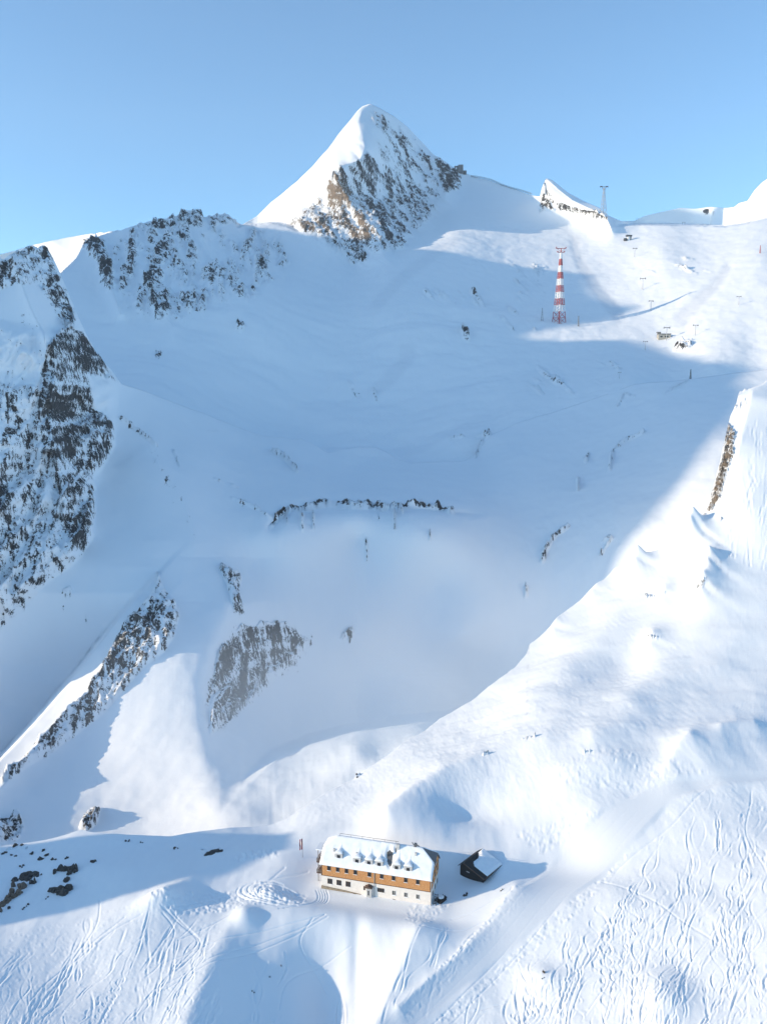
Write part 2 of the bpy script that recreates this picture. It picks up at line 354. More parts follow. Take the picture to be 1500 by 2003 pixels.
# ------------------------------------------------------------------ middle sheet: left cliffs, headwall, valley
B_EDGE = [(-120, 470), (-40, 500), (0, 512), (20, 495), (48, 488), (92, 484), (104, 505), (118, 535), (135, 575), (150, 612), (168, 650), (190, 690), (215, 720), (236, 749), (300, 772), (380, 800), (440, 826),
          (482, 843), (520, 853), (590, 857), (610, 866), (640, 885), (665, 878), (700, 874), (735, 875), (752, 882), (775, 897), (800, 906), (850, 903), (905, 901), (930, 889), (940, 868), (957, 852),
          (1010, 828), (1130, 791), (1240, 750), (1340, 742), (1620, 705)]
B_PTS = [(240, 748, 750), (300, 772, 785), (380, 800, 820), (480, 842, 850), (590, 857, 870), (640, 884, 860), (700, 874, 880), (800, 905, 870), (905, 900, 880), (930, 888, 900), (957, 855, 930), (1010, 828, 950),
    (1130, 790, 960), (1240, 750, 965), (1400, 735, 960), (1600, 705, 960),
    (530, 1028, 640), (600, 990, 680), (700, 990, 690), (800, 990, 695), (885, 1002, 700), (1000, 1000, 740), (1000, 900, 850), (1150, 900, 820), (1250, 850, 840), (1400, 800, 840), (1400, 900, 720), (1200, 1000, 690),
    (1100, 1050, 690), (1200, 1100, 640), (1350, 1000, 655), (1560, 900, 720), (1560, 1100, 600), (700, 930, 810), (560, 940, 740), (850, 950, 780),
    (700, 1050, 676), (700, 1150, 655), (700, 1250, 630), (700, 1350, 603), (700, 1390, 560), (700, 1460, 444), (750, 1480, 436), (640, 1500, 432), (700, 1520, 422), (640, 1560, 408), (540, 1600, 398), (540, 1530, 424), (480, 1600, 396), (830, 1440, 455), (820, 1370, 590), (560, 1430, 520), (300, 1640, 395), (100, 1640, 390), (-100, 1640, 385), (900, 1600, 400), (1200, 1500, 480),
    (500, 1350, 560), (500, 1200, 600), (500, 1100, 628), (450, 1000, 655), (400, 900, 715), (350, 820, 775),
    (300, 1000, 620), (260, 900, 665), (300, 1130, 565), (200, 1230, 535), (100, 1300, 520), (250, 1350, 495), (150, 1450, 470), (50, 1530, 440), (350, 1300, 515), (400, 1450, 465),
    (150, 1110, 565), (0, 1240, 515), (225, 850, 690), (190, 950, 640), (100, 900, 622), (100, 750, 645), (100, 1000, 600), (0, 1000, 555), (0, 750, 600), (0, 600, 640), (150, 650, 695), (60, 490, 715), (100, 560, 700), (-80, 1000, 530), (-80, 700, 590),
    (1000, 1300, 635), (900, 1400, 595), (1100, 1200, 640), (850, 1150, 660), (900, 1250, 640)]
def rowsB(top, lower):
    s = np.linspace(0, 1, 430)[:, None]; ts = smooth_top(top)
    return lower + (ts[None, :] - lower) * s + (top - ts)[None, :] * s ** 10
px, py, tcol = sheet_grid(-190, 1710, 740, rowsB, B_EDGE, 1690.0)
D = np.exp(tps_grid(tps_fit(B_PTS), -400, 1920, 460, 1720)(px, py))
MOUND = [(425, 1610), (470, 1550), (540, 1488), (610, 1460), (700, 1438), (770, 1428), (840, 1418), (960, 1400)]
D = step_d(D, MOUND, 95, 70, 26, kx=[(430, 0), (470, 0.04), (520, 0.25), (570, 0.6), (630, 0.88), (700, 1), (960, 0.8)])
SPUR = [(-80, 1570), (0, 1490), (60, 1425), (100, 1378), (150, 1318), (195, 1260), (235, 1210), (270, 1172), (340, 1098)]
D = step_d(D, SPUR, 75, 170, 10, ky=[(1060, 0), (1110, 0.03), (1160, 0.12), (1220, 0.4), (1300, 0.75), (1380, 0.95), (1450, 1)])
D = ridge_d(D, [(x_ + 24, y_ + 30) for x_, y_ in SPUR], 18, 50, ky=[(1080, 0), (1120, 0.05), (1160, 0.2), (1220, 0.6), (1300, 0.9), (1400, 1)])
D = ridge_d(D, [(240, 820), (290, 860), (320, 940), (370, 1000), (380, 1060)], 6, 30, 20)
D = ridge_d(D, [(425, 1100), (452, 1180), (412, 1270), (398, 1340), (396, 1420), (402, 1480), (425, 1560)], 26, 55, 22, ky=[(1090, 0.3), (1180, 1), (1300, 1), (1540, 0.2)])
D = ridge_d(D, [(530, 1028), (570, 996), (640, 988), (760, 990), (885, 1002), (960, 1010)], -14, 10, kx=[(500, 0), (540, 1), (880, 1), (950, 0)])
D = ridge_d(D, [(20, 495), (60, 600), (110, 700), (100, 850), (130, 1000)], 25, 40)
CLIFF = poly_sd(px, py, [(-160, 590), (100, 640), (150, 600), (236, 749), (228, 870), (192, 935), (190, 1050), (150, 1100), (80, 1155), (0, 1240), (-160, 1300)])
X, Y, Z = unproject(px, py, D)
D = D - sstep(0, 25, CLIFF) * (9 * ridged(X / 38, Z / 70, 2, 71) + 4 * ridged(X / 12, Z / 26, 3, 73))
X, Y, Z = unproject(px, py, D)
rock = np.zeros_like(D) - 0.6
mask_poly([(-60, 480), (0, 508), (48, 484), (95, 480), (118, 535), (150, 612), (150, 660), (120, 640), (70, 560), (30, 560), (-60, 600)], 0.55, 12)
mask_poly([(-60, 590), (60, 590), (110, 650), (60, 760), (-60, 760)], 0.06, 20)
mask_poly([(85, 690), (120, 640), (165, 640), (192, 692), (180, 740), (188, 800), (226, 830), (229, 866), (192, 930), (150, 945), (130, 900), (90, 860), (70, 800)], 0.66, 12)
mask_poly([(-60, 740), (80, 750), (130, 900), (190, 935), (190, 1000), (185, 1050), (150, 1100), (80, 1155), (30, 1212), (-60, 1280)], 0.44, 12)
mask_poly([(125, 950), (160, 938), (190, 945), (190, 1000), (184, 1050), (150, 1102), (118, 1050)], 0.66, 12)
mask_poly([(-60, 890), (20, 900), (30, 1000), (10, 1130), (-60, 1150)], 0.64, 14)
mask_poly([(170, 700), (192, 692), (236, 749), (225, 757), (195, 740), (170, 760)], 0.52, 7)
mask_poly([(120, 1150), (140, 1140), (148, 1165), (122, 1200)], 0.42, 6); mask_poly([(162, 1200), (182, 1186), (178, 1215), (160, 1232)], 0.34, 6)
mask_poly([(240, 1225), (262, 1200), (300, 1160), (345, 1176), (354, 1200), (345, 1245), (322, 1280), (280, 1310), (210, 1392), (110, 1470), (0, 1540), (0, 1522), (100, 1425), (190, 1320)], 0.60, 10)
mask_poly([(300, 1150), (306, 1100), (318, 1140), (345, 1178), (290, 1170)], 0.42, 6)
mask_poly([(412, 1290), (440, 1230), (480, 1215), (560, 1212), (622, 1250), (590, 1300), (540, 1345), (470, 1405), (398, 1465), (400, 1380)], 0.62, 30)
mask_poly([(420, 1102), (450, 1106), (478, 1130), (472, 1165), (490, 1210), (455, 1208), (440, 1150)], 0.58, 12)
mask_poly([(0, 1605), (40, 1595), (52, 1625), (30, 1650), (-40, 1650)], 0.62, 8); mask_poly([(150, 1622), (178, 1578), (202, 1580), (190, 1615), (170, 1632)], 0.55, 7)
mask_line([(530, 1028), (545, 1012), (570, 996), (640, 988), (700, 991), (760, 994), (800, 989), (850, 990), (885, 1004)], 9, 0.75)
for x_, y0_, y1_ in ((590, 1005, 1038), (612, 1005, 1036), (740, 993, 1015), (771, 1005, 1035), (716, 1060, 1098), (840, 1045, 1060), (560, 1000, 1025), (785, 993, 1005)):
    mask_line([(x_, y0_), (x_ + 1, y1_)], 5, 0.5)
mask_line([(236, 818), (280, 850), (305, 868)], 14, 0.30); mask_line([(288, 858), (306, 900), (318, 925), (345, 962), (362, 985), (376, 1045)], 26, 0.20); mask_line([(340, 985), (355, 1030)], 18, 0.05); mask_line([(340, 880), (352, 912)], 9, .25)
mask_line([(420, 936), (465, 952)], 11, .25); mask_line([(455, 975), (500, 992), (526, 1010)], 17, .27)
mask_line([(382, 840), (400, 840), (480, 850), (545, 857), (590, 857)], 6, .22); mask_line([(640, 885), (680, 877), (750, 881)], 4, .2)
mask_line([(533, 883), (560, 897), (580, 922)], 9, .48); mask_line([(1060, 1100), (1066, 1078), (1085, 1048), (1110, 1030)], 11, .46); mask_line([(932, 888), (945, 862), (958, 850)], 8, .45)
mask_line([(1192, 920), (1198, 880), (1225, 860), (1260, 845)], 9, .34); mask_line([(1150, 890), (1146, 900)], 8, .5); mask_line([(1028, 1150), (1028, 1168)], 7, .5); mask_line([(1180, 1060), (1195, 1055), (1175, 1085)], 9, .35)
mask_line([(670, 1250), (690, 1238), (684, 1255)], 10, .35); mask_line([(950, 780), (957, 740)], 6, .4); mask_line([(1300, 770), (1345, 745)], 6, .3); mask_line([(1205, 800), (1220, 770), (1240, 775)], 7, .3); mask_line([(1130, 960), (1130, 935)], 7, .35)
a = X + 0.15 * Z; st = fbm(a / 4.0, (Z - 0.1 * X) / 30.0, 4, 5, 0.66)
rk = np.where(rock > -0.55, rock + 0.36 * st, -1.0)
tan = 0 * D
mrk = sstep(0.2, 0.7, rk); big = sstep(0.3, 0.5, rock)
Z = Z + big * 4.0 * ridged(X / 14, Z / 30 + Y / 30, 4, 12) + 1.2 * fbm(X / 60, Y / 60, 4, 31) + 0.14 * ridged(X / 9 + Y / 60, Y / 70, 3, 36) * sstep(420, 560, px) * sstep(950, 1030, py) + 0.25 * fbm(X / 16, Y / 16, 3, 38)
SURF['B'] = (*project(X, Y, Z), X, Y, Z)
X, Y, Z = add_back(X, Y, Z, 8, 6.0, 0.8)
grid_mesh('valley_headwall', X, Y, Z, {'rock': pad(rk, 8), 'tan': pad(tan, 8)}, MAT_B)

# ------------------------------------------------------------------ near sheet: hut terrace, piste, hillside
F_EDGE = [(-120, 1664), (-60, 1660), (0, 1655), (90, 1643), (130, 1634), (160, 1626), (175, 1630), (210, 1635), (330, 1637), (430, 1626), (530, 1614), (565, 1600), (590, 1586), (640, 1555), (700, 1520), (760, 1481), (800, 1450), (820, 1440), (860, 1413), (920, 1380),
          (960, 1353), (985, 1335), (1005, 1318), (1030, 1288), (1036, 1266), (1062, 1248), (1085, 1232), (1100, 1214), (1130, 1188), (1155, 1165), (1180, 1143), (1202, 1118), (1225, 1112), (1240, 1104), (1262, 1108), (1290, 1090), (1306, 1086), (1328, 1064), (1348, 1052), (1372, 1030),
          (1380, 1000), (1394, 960), (1402, 930), (1410, 900), (1414, 880), (1420, 850), (1428, 818), (1440, 800), (1446, 778), (1470, 772), (1490, 762), (1500, 752), (1530, 735), (1620, 690)]
F_PTS = [(600, 1690, 276), (745, 1745, 262), (860, 1740, 262), (750, 2000, 222), (0, 2000, 212), (-100, 1850, 240), (0, 1800, 256), (0, 1660, 296), (250, 1780, 256), (330, 1640, 300), (400, 1900, 234), (250, 1980, 218),
    (600, 1900, 238), (1500, 2000, 198), (1500, 1800, 229), (1500, 1600, 276), (1300, 1600, 284), (1300, 1800, 238), (1000, 1750, 258), (1000, 1900, 233), (1100, 2000, 213), (1600, 1800, 224),
    (745, 1650, 288), (700, 1600, 309), (700, 1520, 345), (530, 1614, 318), (860, 1500, 335), (860, 1413, 385), (1030, 1290, 430), (1030, 1400, 371), (1200, 1300, 400), (1200, 1118, 478), (1375, 1030, 482),
    (1450, 1000, 468), (1440, 800, 545), (1500, 755, 565), (1600, 700, 585), (1450, 1200, 411), (1450, 1350, 357), (1450, 1450, 321), (1200, 1450, 333), (1100, 1550, 303), (1600, 1200, 405), (1560, 1000, 462),
    (1300, 1200, 432), (1420, 850, 520), (1400, 930, 500), (900, 1650, 287), (1000, 1620, 292), (1100, 1650, 281), (1180, 1690, 266)]
def rowsF(top, lower):
    n1, n2 = 205, 335
    mid = np.minimum(np.maximum(top + (lower - top) * 0.4, 1540), lower - 80)
    s1 = np.linspace(0, 1, n2, endpoint=False)[:, None]; s2 = np.linspace(0, 1, n1)[:, None]
    return np.concatenate([lower + (mid - lower)[None, :] * s1, mid[None, :] + (top - mid)[None, :] * s2], 0)
px, py, tcol = sheet_grid(-270, 1790, 1640, rowsF, F_EDGE, 2060.0)
FIT_F = tps_grid(tps_fit(F_PTS), -460, 1980, 660, 2110)
D = np.exp(FIT_F(px, py))
X, Y, Z = unproject(px, py, D)
def bump(cx, cy, rx, ry, h, rot=0.0):
    global Z
    c, s = math.cos(R(rot)), math.sin(R(rot)); u = (px - cx) * c + (py - cy) * s; v = -(px - cx) * s + (py - cy) * c
    Z = Z + h * np.exp(-(u / rx) ** 2 - (v / ry) ** 2)
def ridge(line, h, wl, wr, a0=1.0, a1=1.0, rnd=6.0):
    """a rounded crest: falls off over wl on its left (as travelled) and wr on its right; all widths in picture pixels"""
    global Z
    d, s, p = line_dist(px, py, line)
    (xa, ya), (xb, yb) = line[0], line[-1]; p = sstep(0, 1, ((px - xa) * (xb - xa) + (py - ya) * (yb - ya)) / ((xb - xa) ** 2 + (yb - ya) ** 2))
    wd = wr + (wl - wr) * (s + 1) / 2; q = np.sqrt(d * d + rnd * rnd) - rnd
    Z = Z + h * (a0 + (a1 - a0) * p) * np.exp(-(q / wd))
# crests and hollows (the lee side, away from the sun, is the right-hand one)
ridge([(1065, 1484), (1000, 1500), (945, 1512), (872, 1540), (800, 1590), (760, 1625)], 9.0, 90, 36, 0.4, 1.0, 10)
bump(920, 1600, 60, 30, -3.0)
ridge([(1345, 1488), (1325, 1505), (1310, 1530)], 6.5, 80, 26, 1, 0.6, 8); bump(1190, 1525, 70, 20, 1.6, -10)
ridge([(1300, 1440), (1230, 1455), (1160, 1480)], 4.0, 70, 30, 0.3, 1, 12); ridge([(1470, 1438), (1440, 1442), (1410, 1455)], 3.6, 50, 20)
for x_, y_, h_ in ((1245, 1112, 6.5), (1352, 1068, 8.0), (1330, 1084, 8.0), (1384, 1135, 6.5), (1372, 1183, 5.5), (1275, 1272, 2.5), (1160, 1160, 2.0), (1085, 1235, 2.5), (1300, 1185, 2.0)):
    ridge([(x_, y_ - 6), (x_ - 4, y_ + 8)], 1.6 * h_, 34, 13, 1, 0.7, 4)
ridge([(1440, 790), (1470, 800), (1500, 806)], 4, 20, 14); ridge([(1404, 1030), (1430, 940), (1455, 850), (1472, 790)], 4.5, 22, 110, 0.6, 1, 3)
ridge([(1240, 1180), (1180, 1260), (1120, 1330), (1040, 1400)], 7.5, 110, 60, 0.4, 1, 30); ridge([(1380, 1230), (1300, 1320), (1240, 1400)], 6.0, 120, 70, 0.4, 1, 30)
bump(1210, 1330, 90, 45, -4.0, -25)
ridge([(520, 1775), (455, 1835), (420, 1900), (370, 2030)], 5.0, 120, 60, 0.5, 1, 14); bump(640, 1930, 60, 120, -3.5); bump(480, 1812, 26, 24, 2.2)
ridge([(835, 1775), (815, 1850), (775, 1950), (725, 2060)], 4.5, 80, 42, 0.8, 1, 10); bump(700, 1880, 16, 110, -1.4)
ridge([(1010, 1742), (960, 1800), (905, 1878), (780, 2003)], 1.4, 22, 14, 1, 1, 5)
ridge([(545, 1680), (470, 1684), (425, 1704), (330, 1760)], 3.2, 60, 30, 0.5, 1, 8); bump(310, 1775, 40, 16, 2.4, -10)
bump(1100, 1690, 220, 44, -3.4); bump(545, 1755, 46, 12, 1.6); bump(160, 1700, 130, 30, 1.5); bump(1060, 1925, 40, 30, 1.6); bump(1290, 1960, 50, 60, 2.5)
NZ = 0.16 * fbm(X / 9, Y / 16, 3, 44) * sstep(1200, 1500, py) + 0.5 * fbm((X + Y * 0.5) / 40, Y / 14, 3, 47) * sstep(1600, 1450, py) + 0.9 * fbm(X / 34, Y / 34, 2, 41) + 0.06 * ridged((X * 0.8 + Y * 0.3) / 2.6, (Y - 0.6 * X) / 9.0, 2, 81) * sstep(1640, 1560, py) * sstep(1000, 1150, py)
Z = Z + NZ
# level ground for the hut
HUT_A = at(629, 1739, 268.0); HUT_ROT = -15.0; HUT_L, HUT_W = 36.4, 12.5
hu = Vector((math.cos(R(HUT_ROT)), math.sin(R(HUT_ROT)), 0)); hv = Vector((-hu.y, hu.x, 0))
lu = (X - HUT_A.x) * hu.x + (Y - HUT_A.y) * hu.y; lv = (X - HUT_A.x) * hv.x + (Y - HUT_A.y) * hv.y
ou = np.maximum(np.maximum(-lu - 4, lu - HUT_L - 6), 0); ov = np.maximum(np.maximum(-lv - 5, lv - HUT_W - 2), 0)
wt = np.exp(-((ou / 14) ** 2 + (ov / 9) ** 2))
Z = Z * (1 - wt) + (HUT_A.z + 0.3 + 0.05 * lv) * wt
# the groomed piste
PISTE = [(1580, 1526), (1420, 1556), (1318, 1586), (1193, 1693), (1092, 1784), (938, 1918), (847, 2003), (760, 2080), (700, 2080), (785, 1995), (900, 1880), (1010, 1745), (1090, 1675), (1178, 1602), (1260, 1566), (1400, 1540), (1580, 1512)]
sdp = np.full(px.shape, -1e3); m_ = (py > 1500) & (px > 650) & (px < 1620); sdp[m_] = poly_sd(px[m_], py[m_], PISTE)
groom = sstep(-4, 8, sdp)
Z = Z - NZ * groom
# ski tracks, carved into the snow
TX0, TY0, TW, TH = -80, 760, 1720, 1340
def blank(): return np.zeros((TH, TW))
trk = blank(); trk2 = blank(); bank = blank(); rough = blank()
def splat(img, xs, ys, amp):
    u = xs - TX0; v = ys - TY0; i = np.floor(u).astype(int); j = np.floor(v).astype(int); fu = u - i; fv = v - j
    ok = (i >= 0) & (i < TW - 1) & (j >= 0) & (j < TH - 1); i, j, fu, fv = i[ok], j[ok], fu[ok], fv[ok]; a = (amp * np.ones_like(xs))[ok]
    np.add.at(img, (j, i), a * (1 - fu) * (1 - fv)); np.add.at(img, (j, i + 1), a * fu * (1 - fv))
    np.add.at(img, (j + 1, i), a * (1 - fu) * fv); np.add.at(img, (j + 1, i + 1), a * fu * fv)
def track(pts, amp=1.0):
    p = np.array(pts, float); seg = np.hypot(*np.diff(p, axis=0).T); s = np.r_[0, np.cumsum(seg)]; n = max(8, int(s[-1] * 2))
    q = np.linspace(0, s[-1], n); splat(trk, np.interp(q, s, p[:, 0]), np.interp(q, s, p[:, 1]), amp * 0.5)
def curve(p0, p1, p2, n=30):
    t = np.linspace(0, 1, n)[:, None]; a, b, c = np.array(p0, float), np.array(p1, float), np.array(p2, float)
    return (1 - t) ** 2 * a + 2 * t * (1 - t) * b + t * t * c
def inside(poly, x, y): return poly_sd(np.array([x]), np.array([y]), poly)[0] > 0
def turns(poly, n, dirx, amp, wav, length, a=(0.5, 1.1), seed=1):
    r = np.random.default_rng(seed); xs = [p[0] for p in poly]; ys = [p[1] for p in poly]; k = 0
    while k < n:
        x, y = r.uniform(min(xs), max(xs)), r.uniform(min(ys), max(ys))
        if not inside(poly, x, y): continue
        k += 1
        L = r.uniform(*length); w = r.uniform(*wav); A = r.uniform(*amp); ph = r.uniform(0, 6.28); dx = r.uniform(*dirx)
        yy = np.arange(0, L, 2.0); ww = w * (1 + r.uniform(0.15, 0.5) * np.sin(yy / r.uniform(50, 140) + ph))
        sn = np.sin(yy / ww * 6.28 + ph); xx = x + dx * yy + A * sn * (0.6 + 0.4 * np.sin(yy / 70 + 2 * ph))
        g = poly_sd(xx, y + yy, poly) > 0; am = r.uniform(*a); tp = np.sin(np.clip(yy / L, 0.03, 0.97) * 3.14) ** 0.5
        apex = (0.22 + 0.78 * np.abs(sn) ** 1.5) * tp * am              # a ski cuts deepest at the apex of the turn and throws snow outwards
        splat(trk if k % 3 else trk2, xx[g], (y + yy)[g], (2.3 if k % 3 else 3.4) * apex[g])
        if k % 5 < 2:                                                   # a second skier crosses the first one's turns
            x2 = 2 * (x + dx * yy) - xx; splat(trk, x2[g], (y + yy)[g], 2.0 * apex[g]); splat(bank, (x2 - np.sign(sn) * 3.2)[g], (y + yy + 1.0)[g], 1.8 * (apex * np.abs(sn))[g])
        splat(bank, (xx + np.sign(sn) * (3.2 if k % 3 else 5.0))[g], (y + yy + 1.0)[g], 2.2 * (apex * np.abs(sn))[g])
RIGHT = [(1330, 1575), (1420, 1560), (1560, 1545), (1560, 2080), (800, 2080), (1000, 1890), (1120, 1785), (1230, 1690)]
LEFT = [(-60, 1860), (0, 1835), (180, 1790), (330, 1765), (430, 1830), (450, 1900), (430, 2080), (-60, 2080)]
turns(RIGHT, 100, (-0.7, 0.15), (9, 30), (60, 130), (90, 340), (0.25, 0.95), 3)
turns(RIGHT, 90, (-1.4, 0.5), (3, 16), (30, 80), (40, 150), (0.3, 0.8), 8)
turns(LEFT, 110, (-1.1, 0.1), (3, 12), (40, 110), (40, 180), (0.15, 0.6), 5)
turns([(1400, 830), (1560, 780), (1560, 1130), (1410, 1110), (1440, 1000)], 70, (-0.5, 0.2), (2.5, 7), (14, 34), (30, 110), (0.15, 0.45), 6)
turns([(440, 1880), (690, 1860), (700, 2080), (440, 2080)], 8, (-0.6, 0.1), (6, 20), (70, 130), (80, 200), (0.4, 0.9), 9)
turns([(690, 1880), (880, 1800), (980, 1790), (800, 2060), (690, 2060)], 16, (-0.9, -0.2), (4, 14), (60, 120), (60, 200), (0.3, 0.7), 10)
for a_ in (((1180, 1720), (1330, 1790), (1400, 1850)), ((1380, 1570), (1300, 1640), (1200, 1700)), ((1300, 1830), (1250, 1900), (1080, 1960)), ((900, 1990), (1150, 1930), (1330, 1800)),
           ((1470, 1560), (1440, 1620), (1500, 1720)), ((640, 1790), (520, 1870), (310, 1945)), ((645, 1795), (530, 1878), (320, 1953)), ((640, 1790), (440, 1870), (290, 1900)),
           ((560, 1770), (470, 1800), (350, 1850)), ((690, 1850), (560, 1900), (540, 1985)), ((610, 1800), (560, 1850), (640, 1930)), ((350, 1790), (560, 1730), (600, 1690)), ((355, 1796), (540, 1740), (560, 1700)),
           ((310, 1790), (420, 1840), (360, 1900)), ((330, 1790), (440, 1870), (340, 1920)), ((320, 1800), (370, 1860), (280, 1920)), ((280, 1800), (150, 1850), (60, 1960)), ((240, 1800), (120, 1880), (100, 1990)),
           ((200, 1760), (180, 1850), (100, 1930)), ((880, 1790), (980, 1770), (1000, 1740)), ((820, 1830), (900, 1840), (960, 1800))):
    c_ = curve(*a_); c_[:, 0] += 5 * np.sin(np.linspace(0, 9, 30) + a_[0][0]); track(c_, 0.36)
for k_ in range(6):
    th = np.linspace(0.2 + 0.3 * k_, 3.4 + 0.45 * ((k_ * 7) % 5), 60); track(np.c_[552 + (40 + 9 * k_ + 4 * np.sin(3 * th + k_)) * np.cos(th), 1754 + (12 + 3.2 * k_ + 1.5 * np.sin(2 * th + 2 * k_)) * np.sin(th)], 0.5)
for k_ in range(5):
    track(curve((618 + 5 * k_, 1722), (640 + 4 * k_, 1760), (545 + 10 * k_, 1790 - 3 * k_)), 0.5)
for k_ in range(4):                                     # groomer lines along the piste
    o_ = k_ * 30 + 14; track([(1190 + o_ * 0.8, 1602), (1014 + o_, 1745), (905 + o_, 1880), (790 + o_, 2000), (720 + o_, 2070)], 0.30)
def churn(poly, n, seed, amp):                          # trodden, lumpy snow
    r = np.random.default_rng(seed); xs = [p[0] for p in poly]; ys = [p[1] for p in poly]
    x = r.uniform(min(xs), max(xs), n * 4); y = r.uniform(min(ys), max(ys), n * 4); g = poly_sd(x, y, poly) > 0
    splat(rough, x[g][:n], y[g][:n], r.uniform(-1, 1, min(n, g.sum())) * amp)
churn([(1010, 1735), (1030, 1760), (930, 1885), (800, 2020), (770, 2020), (900, 1870)], 900, 1, 1.6)
churn([(1240, 1660), (1130, 1790), (980, 1920), (880, 2010), (850, 2010), (1090, 1790), (1200, 1690)], 1500, 2, 1.3)
churn([(280, 1770), (430, 1755), (560, 1745), (600, 1770), (420, 1800), (330, 1800)], 900, 3, 1.3); churn([(800, 1760), (880, 1750), (850, 1790), (820, 1840), (790, 1800)], 260, 4, 0.9)
churn([(470, 1680), (545, 1676), (540, 1690), (460, 1700)], 160, 5, 1.2); churn([(1080, 1530), (1200, 1500), (1420, 1550), (1300, 1575), (1100, 1560)], 500, 6, 1.0); churn([(1010, 1640), (1160, 1600), (1180, 1620), (1060, 1670)], 500, 7, 0.8)
churn(LEFT, 2600, 8, 0.6); churn(RIGHT, 5200, 9, 0.5); churn([(500, 1735), (600, 1735), (600, 1765), (500, 1770)], 250, 10, 1.6)
def gauss(img, s):
    r = int(s * 3 + 1); k = np.exp(-0.5 * (np.arange(-r, r + 1) / s) ** 2); k /= k.sum()
    img = np.apply_along_axis(lambda v: np.convolve(v, k, 'same'), 0, img)
    return np.apply_along_axis(lambda v: np.convolve(v, k, 'same'), 1, img)
hgt = -0.42 * np.minimum(gauss(trk, 1.05) * 2.8, 1.0) + 0.20 * np.minimum(gauss(trk, 3.2) * 4, 1.0)
hgt = hgt - 0.40 * np.minimum(gauss(trk2, 1.6) * 3.2, 1.0) + 0.22 * np.minimum(gauss(trk2, 4.5) * 4, 1.0)
hgt = hgt + 2.2 * gauss(rough, 1.9) + 0.30 * np.minimum(gauss(bank, 1.35) * 2.6, 1.2)
dT = bil(hgt, px - TX0, py - TY0) * (D / 250.0)
Z = Z + dT * (1 - 0.75 * groom)
# rock cover
rock = np.zeros_like(D) - 0.6
mask_poly([(1376, 1030), (1392, 965), (1410, 905), (1422, 850), (1432, 838), (1440, 860), (1436, 900), (1420, 940), (1408, 985), (1394, 1014)], 0.85, 8)
mask_poly([(1414, 880), (1420, 832), (1430, 836), (1426, 855)], 0.9, 3); mask_poly([(1408, 905), (1414, 890), (1408, 950), (1396, 990), (1394, 970)], 0.8, 4)
mask_poly([(1424, 800), (1460, 800), (1466, 812), (1432, 812)], 0.35, 5); mask_line([(1446, 776), (1460, 775)], 6, .3)
mask_line([(1262, 1187), (1300, 1187)], 4, .4); mask_poly([(1345, 1190), (1360, 1178), (1390, 1180), (1370, 1196)], 0.45, 5); mask_line([(1256, 1272), (1290, 1272)], 5, .4)
mask_line([(945, 1512), (960, 1508)], 4, .45); mask_line([(1020, 1485), (1045, 1484)], 4, .45); mask_line([(1140, 1510), (1155, 1509)], 3, .4); mask_line([(694, 1522), (704, 1518)], 5, .5); mask_line([(1402, 1045), (1418, 1038)], 4, .4)
mask_poly([(0, 1660), (40, 1652), (100, 1655), (60, 1662), (0, 1668)], 0.3, 5); mask_line([(395, 1666), (430, 1672)], 4, .35)
st = fbm(X / 2.2, (Z + Y * 0.3) / 3.0, 4, 15, 0.6)
rk = np.where(rock > -0.55, rock + 0.42 * st, -1.0)
mrk = sstep(0.2, 0.7, rk)
Z = Z + mrk * 1.5 * ridged(X / 6, Y / 9 + Z / 5, 3, 17)
tan = sstep(3, -3, (px - np.interp(py, [780, 850, 900, 960, 1030], [1438, 1438, 1430, 1416, 1395])) / 5.0) * (py < 1050) * 0.95  # sunlit tone painted into the rock colour on the crag's left face
SURF['F'] = (*project(X, Y, Z), X, Y, Z)
X, Y, Z = add_back(X, Y, Z, 8, 4.0, 0.9)
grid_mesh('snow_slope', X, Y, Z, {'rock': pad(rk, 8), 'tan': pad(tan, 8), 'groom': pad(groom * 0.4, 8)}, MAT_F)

# ------------------------------------------------------------------ unseen ridge added left of the frame, its skyline shaped to shade the valley
ca, sa, te = math.cos(R(SUN_AZ)), math.sin(R(SUN_AZ)), math.tan(R(SUN_EL))
HB = np.array([(100, -420), (300, -420), (430, -330), (470, -290), (500, -260), (520, -235), (536, -205), (552, -140), (577, -50), (600, -2), (640, 38), (697, 92), (760, 138), (834, 174), (880, 204), (905, 209), (930, 206), (1000, 220), (1095, 236), (1140, 208), (1160, 212), (1185, 262), (1221, 318), (1249, 322), (1300, 336), (1339, 352),
               (1417, 403), (1448, 399), (1477, 390), (1530, 393), (1585, 383), (1607, 372), (1670, 363), (1720, 340), (1800, 220), (1900, 60), (2100, 60), (2270, 120), (2335, 1010), (2750, 1010)], float)
HN = np.array([(200, -420), (240, -300), (247, -195), (251, -180), (256, -163), (262, -157), (267, -154), (271, -149), (277, -150), (286, -153), (294, -160), (299, -182), (306, -240), (330, -420)], float)  # near knoll, also added out of view to shade the left foreground
un = np.unique(np.concatenate([np.linspace(150, 2750, 270), np.linspace(236, 320, 60), np.linspace(500, 700, 50)])); an = np.linspace(0, 1, 110)
U, A_ = np.meshgrid(un, an)
amin = U * 0.296 + 25; AL = amin + (2700 - amin) * A_ ** 1.7
crest = np.interp(U, *HB.T) + 1250 * te; crn = np.interp(U, *HN.T) + 300 * te
fall = np.where(AL < 1250, (1250 - AL) * 0.62, (AL - 1250) * 0.55)
nz = 14 * ridged(AL / 160, U / 140, 4, 50) * np.minimum(np.abs(AL - 1250) / 120, 1)
zb = crest - fall + nz
zn = crn - np.where(AL < 300, (300 - AL) * 0.55, (AL - 300) * 0.5) + 5 * ridged(AL / 40, U / 30, 3, 54) * np.minimum(np.abs(AL - 300) / 60, 1)
ZR = np.maximum(np.maximum(zb, zn), -230 - AL * 0.03 + 6 * fbm(AL / 90, U / 90, 3, 57))
